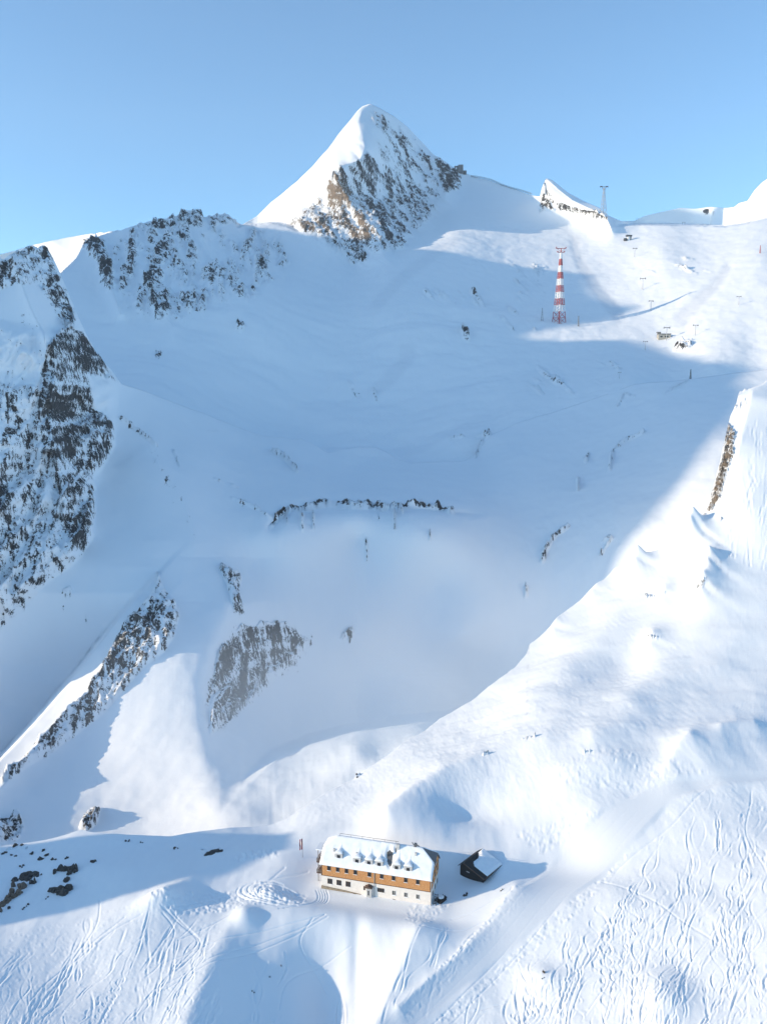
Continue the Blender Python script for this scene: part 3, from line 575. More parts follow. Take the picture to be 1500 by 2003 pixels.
XR, YR = -ca * AL - sa * U, -sa * AL + ca * U
grid_mesh('added_shade_ridge', XR[:, ::-1], YR[:, ::-1], ZR[:, ::-1], {'rock': np.where(fbm(AL / 60, U / 40, 4, 60) > 0.25, 0.5, -0.3), 'tan': ZR * 0 + 0.1}, MAT_A)

gx_, gy_ = np.meshgrid(np.linspace(-25000, 25000, 12), np.linspace(-25000, 25000, 12))
grid_mesh('ground', gx_, gy_, gx_ * 0 - 520.0, {'rock': gx_ * 0 - 1}, MAT_A)

# ================================================================== things
def ground(sheet, x, y):
    p, q, X_, Y_, Z_ = SURF[sheet]; i = np.argmin(((p - x) ** 2 + (q - y) ** 2).ravel())
    return Vector((float(X_.ravel()[i]), float(Y_.ravel()[i]), float(Z_.ravel()[i])))
def surf_z(sheet, x, y):
    """height of the snow under a world point"""
    p, q, X_, Y_, Z_ = SURF[sheet]; i = np.argmin(((X_ - x) ** 2 + (Y_ - y) ** 2).ravel()); return float(Z_.ravel()[i])
def depth(v): return v.y * CP - v.z * SP
def simple(name, col, rough=0.7, var=0.25, scale=3.0, metal=0.0, bump=0.0):
    m = bpy.data.materials.new(name); t, b = nodes(m)
    g = mknode(t, 'ShaderNodeNewGeometry'); n = mknode(t, 'ShaderNodeTexNoise', _Scale=scale, _Detail=5.0, _Roughness=0.65)
    t.links.new(g.outputs['Position'], n.inputs['Vector'])
    lo = tuple(c * (1 - var) for c in col) + (1,); hi = tuple(min(1, c * (1 + var)) for c in col) + (1,)
    k = mknode(t, 'ShaderNodeMapRange'); k.inputs[1].default_value = 0.3; k.inputs[2].default_value = 0.7; t.links.new(n.outputs[0], k.inputs[0])
    t.links.new(mix(t, k.outputs[0], lo, hi), b.inputs['Base Color'])
    b.inputs['Roughness'].default_value = rough; b.inputs['Metallic'].default_value = metal
    if bump:
        bp = mknode(t, 'ShaderNodeBump', _Strength=0.6, _Distance=bump); t.links.new(n.outputs[0], bp.inputs['Height']); t.links.new(bp.outputs[0], b.inputs['Normal'])
    return m
M = dict(
    snow=simple('packed_snow', (0.85, 0.87, 0.89), 0.7, 0.03, 0.8, bump=0.05),
    plaster=simple('white_plaster', (0.78, 0.72, 0.66), 0.85, 0.06, 0.9),
    roof=simple('grey_roof_sheet', (0.10, 0.105, 0.115), 0.55, 0.2, 1.5),
    frame=simple('brown_window_frame', (0.16, 0.10, 0.06), 0.6, 0.2, 4),
    wframe=simple('white_painted_wood', (0.74, 0.73, 0.70), 0.6, 0.06, 4),
    glass=simple('dark_window_glass', (0.02, 0.022, 0.026), 0.08, 0.2, 1),
    greywood=simple('weathered_grey_wood', (0.20, 0.19, 0.18), 0.8, 0.3, 4),
    darkwood=simple('black_stained_wood', (0.018, 0.016, 0.016), 0.8, 0.4, 3),
    brownwood=simple('brown_wood', (0.10, 0.062, 0.045), 0.8, 0.35, 3),
    stone=simple('rough_stone_wall', (0.30, 0.24, 0.17), 0.9, 0.4, 2.5, bump=0.1),
    steel=simple('dark_steel', (0.07, 0.075, 0.08), 0.5, 0.2, 1, 0.3),
    galv=simple('galvanised_steel', (0.36, 0.38, 0.40), 0.5, 0.15, 1, 0.4),
    red=simple('red_tower_paint', (0.42, 0.09, 0.10), 0.55, 0.2, 0.4),
    white=simple('white_tower_paint', (0.80, 0.80, 0.79), 0.55, 0.05, 0.4),
    flagred=simple('red_cloth', (0.20, 0.008, 0.02), 0.8, 0.15, 2), flagwhite=simple('white_cloth', (0.78, 0.76, 0.77), 0.8, 0.05, 2),
    door=simple('pale_grey_door', (0.50, 0.49, 0.48), 0.6, 0.1, 2), beige=simple('beige_cladding', (0.42, 0.39, 0.33), 0.75, 0.12, 0.5),
    concrete=simple('grey_concrete', (0.26, 0.27, 0.28), 0.8, 0.2, 0.4), stonedark=simple('dark_boulder', (0.055, 0.05, 0.047), 0.9, 0.6, 2.2, bump=0.15),
    stonebrown=simple('brown_boulder', (0.16, 0.115, 0.085), 0.9, 0.5, 2.2, bump=0.15))
def shingle_mat():
    m = bpy.data.materials.new('larch_shingles'); t, b = nodes(m)
    tc = mknode(t, 'ShaderNodeTexCoord'); mp = mknode(t, 'ShaderNodeMapping'); t.links.new(tc.outputs['Object'], mp.inputs['Vector'])
    mp.inputs['Rotation'].default_value = (R(90), 0, 0)
    br = mknode(t, 'ShaderNodeTexBrick', _Scale=1.0); t.links.new(mp.outputs[0], br.inputs['Vector'])
    br.inputs['Color1'].default_value = (0.72, 0.34, 0.12, 1); br.inputs['Color2'].default_value = (0.55, 0.24, 0.08, 1); br.inputs['Mortar'].default_value = (0.30, 0.13, 0.05, 1)
    br.inputs['Brick Width'].default_value = 0.28; br.inputs['Row Height'].default_value = 0.22; br.inputs['Mortar Size'].default_value = 0.018; br.inputs['Bias'].default_value = -0.2
    n = mknode(t, 'ShaderNodeTexNoise', _Scale=2.2, _Detail=5.0, _Roughness=0.75); t.links.new(tc.outputs['Object'], n.inputs['Vector'])
    k = mknode(t, 'ShaderNodeMapRange'); k.inputs[1].default_value = 0.52; k.inputs[2].default_value = 0.72; t.links.new(n.outputs[0], k.inputs[0])
    t.links.new(mix(t, k.outputs[0], br.outputs[0], (0.66, 0.42, 0.22, 1)), b.inputs['Base Color']); b.inputs['Roughness'].default_value = 0.8
    bp = mknode(t, 'ShaderNodeBump', _Strength=0.5, _Distance=0.03); t.links.new(br.outputs['Fac'], bp.inputs['Height']); bp.invert = True; t.links.new(bp.outputs[0], b.inputs['Normal'])
    return m
M['shingle'] = shingle_mat()

class MB:
    def __init__(s): s.bm = bmesh.new()
    def face(s, pts):
        return s.bm.faces.new([s.bm.verts.new(p) for p in pts])
    def box(s, a, b, mat=None):
        (x0, y0, z0), (x1, y1, z1) = a, b
        c = [(x0, y0, z0), (x1, y0, z0), (x1, y1, z0), (x0, y1, z0), (x0, y0, z1), (x1, y0, z1), (x1, y1, z1), (x0, y1, z1)]
        v = [s.bm.verts.new((mat @ Vector(p)) if mat else p) for p in c]
        for f in ((0, 3, 2, 1), (4, 5, 6, 7), (0, 1, 5, 4), (1, 2, 6, 5), (2, 3, 7, 6), (3, 0, 4, 7)): s.bm.faces.new([v[i] for i in f])
        return s
    def bar(s, a, b, w, n=4, w2=None):
        a, b = Vector(a), Vector(b); d = (b - a).normalized(); q = d.to_track_quat('Z', 'Y'); w2 = w if w2 is None else w2
        r0 = [s.bm.verts.new(a + q @ Vector((math.cos(6.2832 * (i + .5) / n) * w, math.sin(6.2832 * (i + .5) / n) * w, 0))) for i in range(n)]
        r1 = [s.bm.verts.new(b + q @ Vector((math.cos(6.2832 * (i + .5) / n) * w2, math.sin(6.2832 * (i + .5) / n) * w2, 0))) for i in range(n)]
        for i in range(n): s.bm.faces.new([r0[i], r0[(i + 1) % n], r1[(i + 1) % n], r1[i]])
        s.bm.faces.new(r0[::-1]); s.bm.faces.new(r1); return s
    def prism(s, poly, off):
        """a polygon pushed along a vector"""
        off = Vector(off); a = [s.bm.verts.new(p) for p in poly]; b = [s.bm.verts.new(Vector(p) + off) for p in poly]; n = len(a)
        s.bm.faces.new(a[::-1]); s.bm.faces.new(b)
        for i in range(n): s.bm.faces.new([a[i], a[(i + 1) % n], b[(i + 1) % n], b[i]])
        return s
    def lump(s, c, r, seed, sub=2, rough=0.3):
        res = bmesh.ops.create_icosphere(s.bm, subdivisions=sub, radius=1.0)
        rx = Vector((seed * 3.7, seed * 1.3, seed * 2.1))
        for v in res['verts']:
            k = 1 + rough * mnoise.noise(v.co * 1.3 + rx) + rough * 0.5 * mnoise.noise(v.co * 3.1 + rx)
            v.co = Vector((v.co.x * r[0] * k, v.co.y * r[1] * k, v.co.z * r[2] * k)) + Vector(c)
        return s
    def build(s, name, mat, parent=None, smooth=False, kind=None):
        bmesh.ops.recalc_face_normals(s.bm, faces=s.bm.faces[:])
        me = bpy.data.meshes.new(name); s.bm.to_mesh(me); s.bm.free(); me.materials.append(mat)
        if smooth: me.polygons.foreach_set('use_smooth', [True] * len(me.polygons))
        o = bpy.data.objects.new(name, me); C.objects.link(o)
        if parent: o.parent = parent
        if kind: o['kind'] = kind
        return o
def thing(name, label, cat, loc=(0, 0, 0), rz=0.0, group=None):
    o = bpy.data.objects.new(name, None); C.objects.link(o); o.location = loc; o.rotation_euler = (0, 0, rz); o.empty_display_size = 0.5
    tag(o, label, cat, group); return o
def tag(o, label, cat, group=None):
    o['label'] = label; o['category'] = cat
    if group: o['group'] = group
    return o
def part(name, mesh_of, parent, loc=(0, 0, 0), rot=(0, 0, 0), scale=None):
    o = bpy.data.objects.new(name, mesh_of.data); C.objects.link(o); o.parent = parent; o.location = loc; o.rotation_euler = rot
    if scale: o.scale = scale
    return o

# ------------------------------------------------------------------ the mountain hut
L, W = HUT_L, HUT_W; ZL, ZE = 4.9, 9.3; RISE = 6.3; HIPZ = 3.3; HIPX = 4.2
hut = thing('mountain_hut', 'long alpine guesthouse with white ground floor, orange shingled upper floor and snowy roof', 'building', HUT_A, R(HUT_ROT))
yh = W / 2 * HIPZ / RISE                                    # where the half hip starts on the gable
MB().box((0, 0, -3), (L, W, ZL)).build('ground_floor_wall', M['plaster'], hut)
up = MB()
up.prism([(-0.06, -0.06, ZL), (-0.06, -0.06, ZE), (-0.06, yh, ZE + HIPZ), (-0.06, W - yh, ZE + HIPZ), (-0.06, W + 0.06, ZE), (-0.06, W + 0.06, ZL)], (L + 0.12, 0, 0))
up.build('upper_floor_wall', M['shingle'], hut)
MB().box((-0.1, -0.12, ZL - 0.12), (L + 0.1, -0.064, ZL + 0.06)).build('trim_board', M['brownwood'], hut)
for x in (0.0, L - 0.22): MB().box((x, -0.125, ZL + 0.062), (x + 0.22, -0.064, ZE)).build('corner_board', M['brownwood'], hut)
pl = MB(); pl.prism([(0.02, -0.35, -3), (14.0, -0.35, -3), (14.0, -0.35, 0.25), (8, -0.35, 0.75), (0.02, -0.35, 1.25)], (0, 0.36, 0)); pl.build('stone_plinth', M['stone'], hut)
ov = 0.55
def roof_z(y): return ZE + RISE * (1 - abs(y - W / 2) / (W / 2))
r_ = MB(); th = Vector((0, 0, 0.22)); ze0 = ZE - ov * RISE / (W / 2)
for side in (0, 1):
    f = (lambda y: y) if side == 0 else (lambda y: W - y)
    poly = [(-0.45, f(-ov), ze0), (L + 0.45, f(-ov), ze0), (L + 0.45, f(yh), ZE + HIPZ), (L - HIPX, f(W / 2), ZE + RISE), (HIPX, f(W / 2), ZE + RISE), (-0.45, f(yh), ZE + HIPZ)]
    r_.prism(poly if side == 0 else poly[::-1], th)
rf = r_.build('roof', M['roof'], hut)
for x0, x1 in ((L + 0.5, L - HIPX), (-0.5, HIPX)):
    MB().prism([(x0, yh - 0.15, ZE + HIPZ + 0.02), (x0, W - yh + 0.15, ZE + HIPZ + 0.02), (x1, W / 2, ZE + RISE + 0.05)], (0, 0, 0.2)).build('hip_end', M['roof'], rf)
# the blanket of snow on the roof, with the bare patch
def blanket(f, nu, nv, thick, name, parent):
    b = MB(); g = []
    for j in range(nv + 1):
        row = []
        for i in range(nu + 1):
            u, v = i / nu, j / nv; p = Vector(f(u, v)); e = min(1.0, min(u, 1 - u) * nu / 2.2) * min(1.0, min(v, 1 - v) * nv / 2.2 + 0.25 * (v < 0.5))
            row.append((p, thick(u, v, p) * (e ** 0.5 if e > 0 else 0)))
        g.append(row)
    vv = [[b.bm.verts.new(p + Vector((0, 0, 0.2 + t))) for p, t in row] for row in g]
    for j in range(nv):
        for i in range(nu):
            if max(g[j][i][1], g[j + 1][i][1], g[j][i + 1][1], g[j + 1][i + 1][1]) > 0.06: b.bm.faces.new([vv[j][i], vv[j][i + 1], vv[j + 1][i + 1], vv[j + 1][i]])
    bot = [b.bm.verts.new(p + Vector((0, 0, 0.18))) for p, t in g[0]]
    for i in range(nu):
        if max(g[0][i][1], g[0][i + 1][1]) > 0.06: b.bm.faces.new([bot[i], bot[i + 1], vv[0][i + 1], vv[0][i]])
    return b.build(name, M['snow'], parent, smooth=True)
def front(u, v):
    y = -ov - 0.1 + v * (W / 2 + ov + 0.1); s = min(1.0, max(0, (roof_z(max(y, -ov)) - ZE - HIPZ) / (RISE - HIPZ)))
    x0, x1 = -0.5 + s * (HIPX + 0.4), L + 0.5 - s * (HIPX + 0.4)
    return (x0 + u * (x1 - x0), y, ze0 + (y + ov) * RISE / (W / 2))
def thick_front(u, v, p):
    t = 0.55 + 0.14 * mnoise.noise(Vector((p.x * 0.5, p.y * 0.9, 3.0))) + 0.05 * mnoise.noise(Vector((p.x * 1.9, p.y * 2.5, 1.0)))
    d = math.hypot((p.x - 22.3 + (p.y - 3.0) * 0.25) / 1.35, (p.y - 2.9) / 2.3)
    t *= max(0.0, min(1.0, (d - 0.75) * 2.2))
    d2 = math.hypot((p.x - 24.0) / 1.0, (p.y - 5.0) / 1.2); return t * max(0.0, min(1.0, (d2 - 0.5) * 2.5))
blanket(front, 120, 26, thick_front, 'roof_snow', rf)
def back(u, v):
    x, y, z = front(u, v); return (x, W - y, z)
blanket(back, 60, 14, lambda u, v, p: 0.6, 'roof_snow', rf)
def hipl(u, v):
    y0 = yh + v * (W / 2 - yh); return (-0.5 + v * (HIPX + 0.5), y0 + u * (W - 2 * y0), ZE + HIPZ + v * (RISE - HIPZ))
blanket(hipl, 16, 12, lambda u, v, p: 0.45, 'roof_snow', rf)
# dormers
def window(parent, w_, h_, loc, rz=0.0, fm='frame', mull=1, name='window'):
    """a framed window standing a little proud of the wall; its pane is a child"""
    b = MB(); t = 0.09
    b.box((-w_ / 2 - t, -0.07, -t), (w_ / 2 + t, 0.02, 0)); b.box((-w_ / 2 - t, -0.07, h_), (w_ / 2 + t, 0.02, h_ + t))
    b.box((-w_ / 2 - t, -0.07, 0), (-w_ / 2, 0.02, h_)); b.box((w_ / 2, -0.07, 0), (w_ / 2 + t, 0.02, h_))
    for k in range(mull):
        x = -w_ / 2 + (k + 1) * w_ / (mull + 1); b.box((x - 0.05, -0.05, 0), (x + 0.05, 0.02, h_))
    o = b.build(name, M[fm], parent); o.location = loc; o.rotation_euler = (0, 0, rz)
    p = MB().box((-w_ / 2, -0.025, 0), (w_ / 2, 0.015, h_)).build('pane', M['glass'], o)
    MB().box((-w_ / 2 - 0.16, -0.18, -0.2), (w_ / 2 + 0.16, 0.0, -0.092)).build('sill', M['snow'], o)
    return o
for k, xd in enumerate((5.6, 11.9, 15.9, 19.3, 25.1, 28.9)):
    yd = 0.75 + (0.35 if k == 0 else 0.0) - (0.15 if k > 3 else 0); zb_ = roof_z(yd) + 0.1; hd = 2.1; wd_ = 1.25
    yb = yd + (hd - 0.2) / (RISE / (W / 2)) + 0.3
    d = MB(); d.prism([(xd - wd_, yd, zb_), (xd + wd_, yd, zb_), (xd + wd_, yd, zb_ + hd), (xd - wd_, yd, zb_ + hd)], (0, yb - yd, 0))
    do = d.build('dormer', M['greywood'], hut)
    fr = MB(); fr.box((xd - wd_ - 0.06, yd - 0.08, zb_ - 0.1), (xd + wd_ + 0.06, yd - 0.005, zb_ + hd)); fr.build('front_board', M['door'], do)
    wn = MB().box((xd - 0.55, yd - 0.13, zb_ + 0.35), (xd + 0.55, yd - 0.083, zb_ + 1.55)).build('pane', M['glass'], do)
    cap = MB()                                             # long drift of snow from the dormer up to the ridge
    prev = None
    for i in range(15):
        q = i / 14; y = yd - 0.25 + q * (W / 2 - yd - 0.1); hw = (wd_ + 0.3) * (1 - 0.62 * q ** 0.7) + (0.5 * math.exp(-((q - 1) / 0.15) ** 2)); rzv = roof_z(max(y, 0)) + 0.62
        top = max(zb_ + hd + 0.45 * min(1, (q + 0.02) * 7) ** 0.5 + q * 1.0, rzv + 0.35 * (1 - q) + 0.05); base_ = rzv - 0.6 if q > 0.22 else zb_ + hd + 0.02
        ring = [cap.bm.verts.new((xd + hw * math.cos(a) * (1 if abs(math.cos(a)) < .99 else 1), y, base_ + (top - base_) * max(0.0, math.sin(a)) ** 0.7)) for a in [math.pi * m_ / 8 for m_ in range(9)]]
        if prev:
            for m_ in range(8): cap.bm.faces.new([prev[m_], prev[m_ + 1], ring[m_ + 1], ring[m_]])
        else: cap.bm.faces.new(ring)
        prev = ring
    cap.build('snow_cap', M['snow'], do, smooth=True)
for x in (2.6, 5.6, 8.6, 11.6, 16.3, 20.4, 24.3, 28.3, 32.2): window(hut, 1.0, 1.4, (x, -0.07, ZL + 2.1), mull=0)
for x in (2.9, 6.0, 9.1): window(hut, 1.45, 1.6, (x, 0, 2.3), mull=1)
window(hut, 0.42, 1.2, (14.6, 0, 2.0), mull=0)
window(hut, 2.1, 1.2, (20.1, 0, 2.2), mull=2)
for x in (24.4, 28.3, 32.2): window(hut, 1.0, 1.4, (x, 0, 1.9), fm='wframe', mull=1)
for x, z, w_, h_ in ((11.4, -0.3, 1.0, 0.7), (19.8, -0.15, 1.1, 0.45), (24.5, -0.9, 1.0, 1.3)):
    c_ = MB().box((x - w_ / 2, -0.42 if x < 14 else -0.06, z), (x + w_ / 2, 0.01, z + h_)).build('cellar_window', M['frame'], hut)
    MB().box((x - w_ / 2 + .08, -0.45 if x < 14 else -0.09, z + .08), (x + w_ / 2 - .08, -0.425 if x < 14 else -0.065, z + h_ - .08)).build('pane', M['glass'], c_)
po = MB().box((15.35, -1.0, -1.5), (17.15, 0.02, 3.7)).build('entrance_porch', M['plaster'], hut)
dr = MB().box((15.6, -1.06, 0.0), (16.9, -1.003, 3.2)).build('door', M['door'], po)
MB().box((16.05, -1.09, 1.0), (16.5, -1.063, 2.6)).build('pane', M['glass'], dr)
MB().prism([(14.9, -1.5, 3.65), (16.25, -1.5, 4.4), (17.6, -1.5, 3.65), (17.4, -1.5, 3.55), (15.1, -1.5, 3.55)], (0, 1.5, 0)).build('porch_roof', M['brownwood'], po)
for x in (17.95, L + 0.15): MB().bar((x, -0.2, -0.5), (x, -0.2, ZE - 0.5), 0.1, 6).build('downpipe', M['galv'], hut)
# right gable
for y, z, h_ in ((2.6, ZL + 1.6, 1.4), (6.2, ZL + 1.6, 1.4), (9.9, ZL + 1.6, 1.4), (4.4, ZE + 1.0, 1.4), (8.0, ZE + 1.0, 1.4), (6.2, ZE + 1.2, 1.2)):
    window(hut, 0.9, h_, (L + 0.07, y, z), R(90), mull=0)
for y in (3.0, 7.0, 10.2): window(hut, 0.9, 1.3, (L, y, 1.9), R(90), mull=0)
MB().box((L + 0.06, 0.8, ZE - 0.35), (L + 0.2, W - 0.8, ZE - 0.15)).build('string_course', M['brownwood'], hut)
# fire balcony on the left gable
bal = MB()
for y in (3.2, 6.4): bal.bar((-2.2, y, -3), (-2.2, y, ZE + 2.6), 0.14)
bo = bal.build('balcony', M['greywood'], hut)
for z in (3.4, 7.2):
    MB().box((-2.7, 2.8, z), (-0.07, 6.8, z + 0.2)).build('deck', M['brownwood'], bo)
    rl = MB()
    for y in (2.8, 4.1, 5.4, 6.75): rl.bar((-2.65, y, z + 0.2), (-2.65, y, z + 1.3), 0.05)
    for zz in (0.6, 0.95, 1.3): rl.box((-2.7, 2.8, z + zz - .05), (-2.6, 6.8, z + zz + .05)); rl.box((-2.7, 2.75, z + zz - .05), (-0.1, 2.83, z + zz + .05))
    rl.build('railing', M['greywood'], bo)
MB().box((-2.8, 2.6, ZE + 2.4), (-0.3, 7.0, ZE + 2.75)).build('snow_cap', M['snow'], bo)
# on the ridge
ch = MB().box((24.0, W / 2 - 1.6, ZE + 4.0), (25.0, W / 2 - 0.7, ZE + RISE + 0.9)).build('chimney', M['door'], rf)
MB().box((23.9, W / 2 - 1.7, ZE + RISE + 0.9), (25.1, W / 2 - 0.6, ZE + RISE + 1.1)).build('chimney_cap', M['roof'], ch) if False else None
MB().box((29.6, W / 2 - 0.5, ZE + 5.4), (30.4, W / 2 + 0.5, ZE + RISE + 1.2)).bar((30.4, W / 2, ZE + RISE + 0.9), (31.3, W / 2 - 0.2, ZE + RISE + 0.5), 0.16, 6).bar((29.4, W / 2, ZE + RISE + 0.6), (28.9, W / 2, ZE + RISE + 1.5), 0.14, 6).build('chimney', M['roof'], rf)
vt = MB(); vt.bar((21.5, 3.4, ZE + 3.2), (21.5, 3.2, ZE + 4.9), 0.22, 8).bar((21.5, 3.2, ZE + 4.9), (22.1, 3.0, ZE + 5.2), 0.2, 8).bar((22.9, 3.6, ZE + 3.4), (22.9, 3.6, ZE + 4.9), 0.2, 8); vt.build('flue_pipe', M['steel'], rf)
for x, y in ((3.6, 2.6), (11.4, 2.5), (30.6, 4.3)): MB().box((x - .3, y - .4, roof_z(y) + 0.3), (x + .3, y + .2, roof_z(y) + 1.25)).build('roof_vent', M['door'], rf)
rr = MB(); rr.bar((HIPX + 0.3, W / 2, ZE + RISE + 1.0), (L - 12, W / 2, ZE + RISE + 1.0), 0.06)
for i in range(6): rr.bar((HIPX + 0.3 + i * 3.8, W / 2, ZE + RISE + 0.2), (HIPX + 0.3 + i * 3.8, W / 2, ZE + RISE + 1.0), 0.05)
rr.build('ridge_rail', M['steel'], rf)

def local(x, y):
    return HUT_A + hu * x + hv * y
def on_snow(v, sheet='F', sink=0.0):
    return Vector((v.x, v.y, surf_z(sheet, v.x, v.y) - sink))
# stacked firewood and outside stair by the shaded gable
q = on_snow(local(L + 2.6, 3.2), sink=0.2); wp = thing('woodpile', 'dark heap of firewood under snow beside the shaded gable of the guesthouse', 'woodpile', q, R(HUT_ROT + 60))
lg_ = MB()
for i in range(16):
    r = random.random; lg_.bar((-1.6 + r() * 0.3, (i % 6) * 0.45 - 1.2, 0.25 + (i // 6) * 0.42), (1.4 + r() * 0.5, (i % 6) * 0.45 - 1.2 + r() * 0.3, 0.25 + (i // 6) * 0.42), 0.22, 6)
lg_.build('log_stack', M['darkwood'], wp); MB().lump((0, -0.2, 1.45), (1.1, 1.0, 0.35), 4).build('snow_cap', M['snow'], wp, True)
q = on_snow(local(L + 1.1, 1.4), sink=0.3); stp = thing('outside_stair', 'grey wooden stair leaning on the shaded gable of the guesthouse', 'stair', q, R(HUT_ROT + 90))
s_ = MB(); s_.bar((-1.6, -0.5, 0), (2.6, -0.5, 1.9), 0.1); s_.bar((-1.6, 0.5, 0), (2.6, 0.5, 1.9), 0.1); s_.build('stringer', M['greywood'], stp)
for i in range(6): MB().box((-1.3 + i * .68, -0.5, 0.14 + i * .31), (-0.95 + i * .68, 0.5, 0.2 + i * .31)).build('tread', M['greywood'], stp)

# ------------------------------------------------------------------ shed
A0 = ground('F', 908, 1716) + Vector((0, 0, 0.9)); sh = thing('wooden_shed', 'small black wooden shed half buried in snow, right of the guesthouse', 'shed', A0, R(50))
Ls, rn_, drop, run2, drop2, hz = 10.5, 8.2, 2.6, 2.2, 1.7, 4.4      # ridge along +x, wide slope towards -y
MB().prism([(0, -rn_ + .8, -2.0), (0, -rn_ + .8, hz - drop), (0, 0, hz - 0.1), (0, run2 - .4, hz - drop2), (0, run2 - .4, -2.0)], (Ls - 0.3, 0, 0)).build('plank_wall', M['darkwood'], sh)
srf = MB(); srf.prism([(-0.9, 0, hz), (Ls, 0, hz), (Ls, -rn_, hz - drop), (-0.9, -rn_, hz - drop)], (0, 0, 0.16)); srf.prism([(-0.9, 0.01, hz), (-0.9, run2, hz - drop2), (Ls, run2, hz - drop2), (Ls, 0.01, hz)], (0, 0, 0.16))
sro = srf.build('roof', M['darkwood'], sh)
vb = MB(); vb.bar((-0.95, 0, hz + .05), (-0.95, -rn_ - .1, hz - drop + .05), 0.16); vb.bar((-0.95, -rn_ - .1, hz - drop + 0.05), (Ls * 0.42, -rn_ - .1, hz - drop + 0.05), 0.16); vb.build('verge_board', M['brownwood'], sro)
MB().box((-0.06, -1.9, 1.3), (-0.01, -0.7, 1.6)).build('hatch_board', M['door'], sh)
def shed_s(u, v): return (1.2 + u * (Ls - 1.3), -rn_ + 0.1 + v * (rn_ - 0.3), hz - drop + (v * (rn_ - 0.3) + .1) * drop / rn_ - 0.03)
def shed_t(u, v, p):
    e = 0.62 - 0.5 * (1 - min(1, u * 1.25)) ** 0.8 + 0.10 * mnoise.noise(Vector((u * 6, v * 5, 0))); 
    e2 = 1 - max(0, v - (0.52 + 0.42 * u + 0.06 * math.sin(u * 9))) * 7; return 0.85 * max(0.0, min(1.0, e2)) * min(1.0, 0.35 + u) + 0.1 * mnoise.noise(p * 0.8) * max(0.0, min(1.0, e2))
blanket(shed_s, 36, 26, shed_t, 'roof_snow', sro)
# ------------------------------------------------------------------ flag
q = ground('F', 592, 1678); fl = thing('flagpole', 'tall dark flagpole with a limp red and white banner left of the guesthouse', 'flagpole', q)
MB().bar((0, 0, -0.3), (0, 0, 7.3), 0.07, 8, 0.04).build('pole', M['steel'], fl)
def strip(x0, x1, m, nm, par):
    b = MB(); pr = None
    for i in range(13):
        z = 6.9 - i * 0.33; w_ = 0.06 * math.sin(i * 0.9)
        row = [b.bm.verts.new((-x + w_ * x, 0.10 * math.sin(x * 7 + i * .5), z - 0.25 * x)) for x in (x0, (x0 + x1) / 2, x1)]
        if pr:
            for k in range(2): b.bm.faces.new([pr[k], pr[k + 1], row[k + 1], row[k]])
        pr = row
    return b.build(nm, m, par, True)
bn = strip(0.05, 0.36, M['flagred'], 'banner', fl); strip(0.362, 0.70, M['flagwhite'], 'white_stripe', bn); strip(0.702, 1.02, M['flagred'], 'red_stripe', bn)

# ------------------------------------------------------------------ red and white cable-car tower
q = ground('A', 1093, 629); k_ = depth(q) / F
tw = thing('cable_car_tower', 'tall red and white banded lattice cable-car tower on a snowy knoll', 'tower', q - Vector((0, 0, 3)), R(38))
HT = 134 * k_ / 0.995 + 3
def half(z): return (0.6 + 6.6 * max(0, 1 - z / HT) ** 1.08) * (k_ / 0.773)
cuts = [0] + [3 + HT * f_ for f_ in (0.145, 0.235, 0.325, 0.415, 0.505, 0.595, 0.685, 0.775, 0.865)] + [HT - 2.5]
for i, (z0, z1) in enumerate(zip(cuts[:-1], cuts[1:])):
    b = MB(); a0, a1 = half(z0), half(z1); lw = 0.55
    for sx, sy in ((1, 1), (-1, 1), (-1, -1), (1, -1)):
        b.bar((sx * a0, sy * a0, z0), (sx * a1, sy * a1, z1 - 0.02), lw + (0.15 if i > 4 else 0), 6)
        nx, ny = -sy, sx; zm = (z0 + z1) / 2; am = (a0 + a1) / 2; bw = 0.3
        for (p0, w0), (p1, w1) in (((z0, a0), (zm, am)), ((zm, am), (z1, a1))):
            b.bar((sx * w0, sy * w0, p0), (nx * w1, ny * w1, p1), bw); b.bar((nx * w0, ny * w0, p0), (sx * w1, sy * w1, p1), bw)
        if 0 < i: b.bar(((sx + nx) / 2 * a0, (sy + ny) / 2 * a0, z0), ((sx + nx) / 2 * a1, (sy + ny) / 2 * a1, z1 - .02), 0.55)
        b.bar((sx * a0, sy * a0, z0 + .3), (nx * a0, ny * a0, z0 + .3), 0.26)
        if i == 0: am = (a0 + a1) / 2; b.bar((sx * am, sy * am, (z0 + z1) / 2), (nx * am, ny * am, (z0 + z1) / 2), 0.35)
    b.bar((0, 0, z0), (0, 0, z1 - 0.02), 0.75 if i else 0.6, 8)
    b.build('tower_section', M['red'] if i % 2 == 0 else M['white'], tw)
for z, w_ in ((HT - 2.4, 5.0), (HT + 3.2, 7.2)):
    b = MB(); rz = Matrix.Rotation(R(-38), 4, 'Z')
    b.box((-w_, -0.6, z), (w_, 0.6, z + 0.9), rz)
    for s in (-1, 1): b.box((s * w_ - 1.0, -1.6, z + 0.9), (s * w_ + 1.0, 1.6, z + 1.7), rz); b.bar(rz @ Vector((s * w_ * .95, 0, z + 1.7)), rz @ Vector((s * w_ * 1.02, 0, z + 4.2)), 0.2)
    if w_ > 6: b.bar((0, 0, HT - 2.5), (0, 0, z), 0.8, 8); b.bar(rz @ Vector((-w_ * .8, 0, z)), (0, 0, HT - 1), .25); b.bar(rz @ Vector((w_ * .8, 0, z)), (0, 0, HT - 1), .25)
    b.build('crossarm', M['red'], tw)
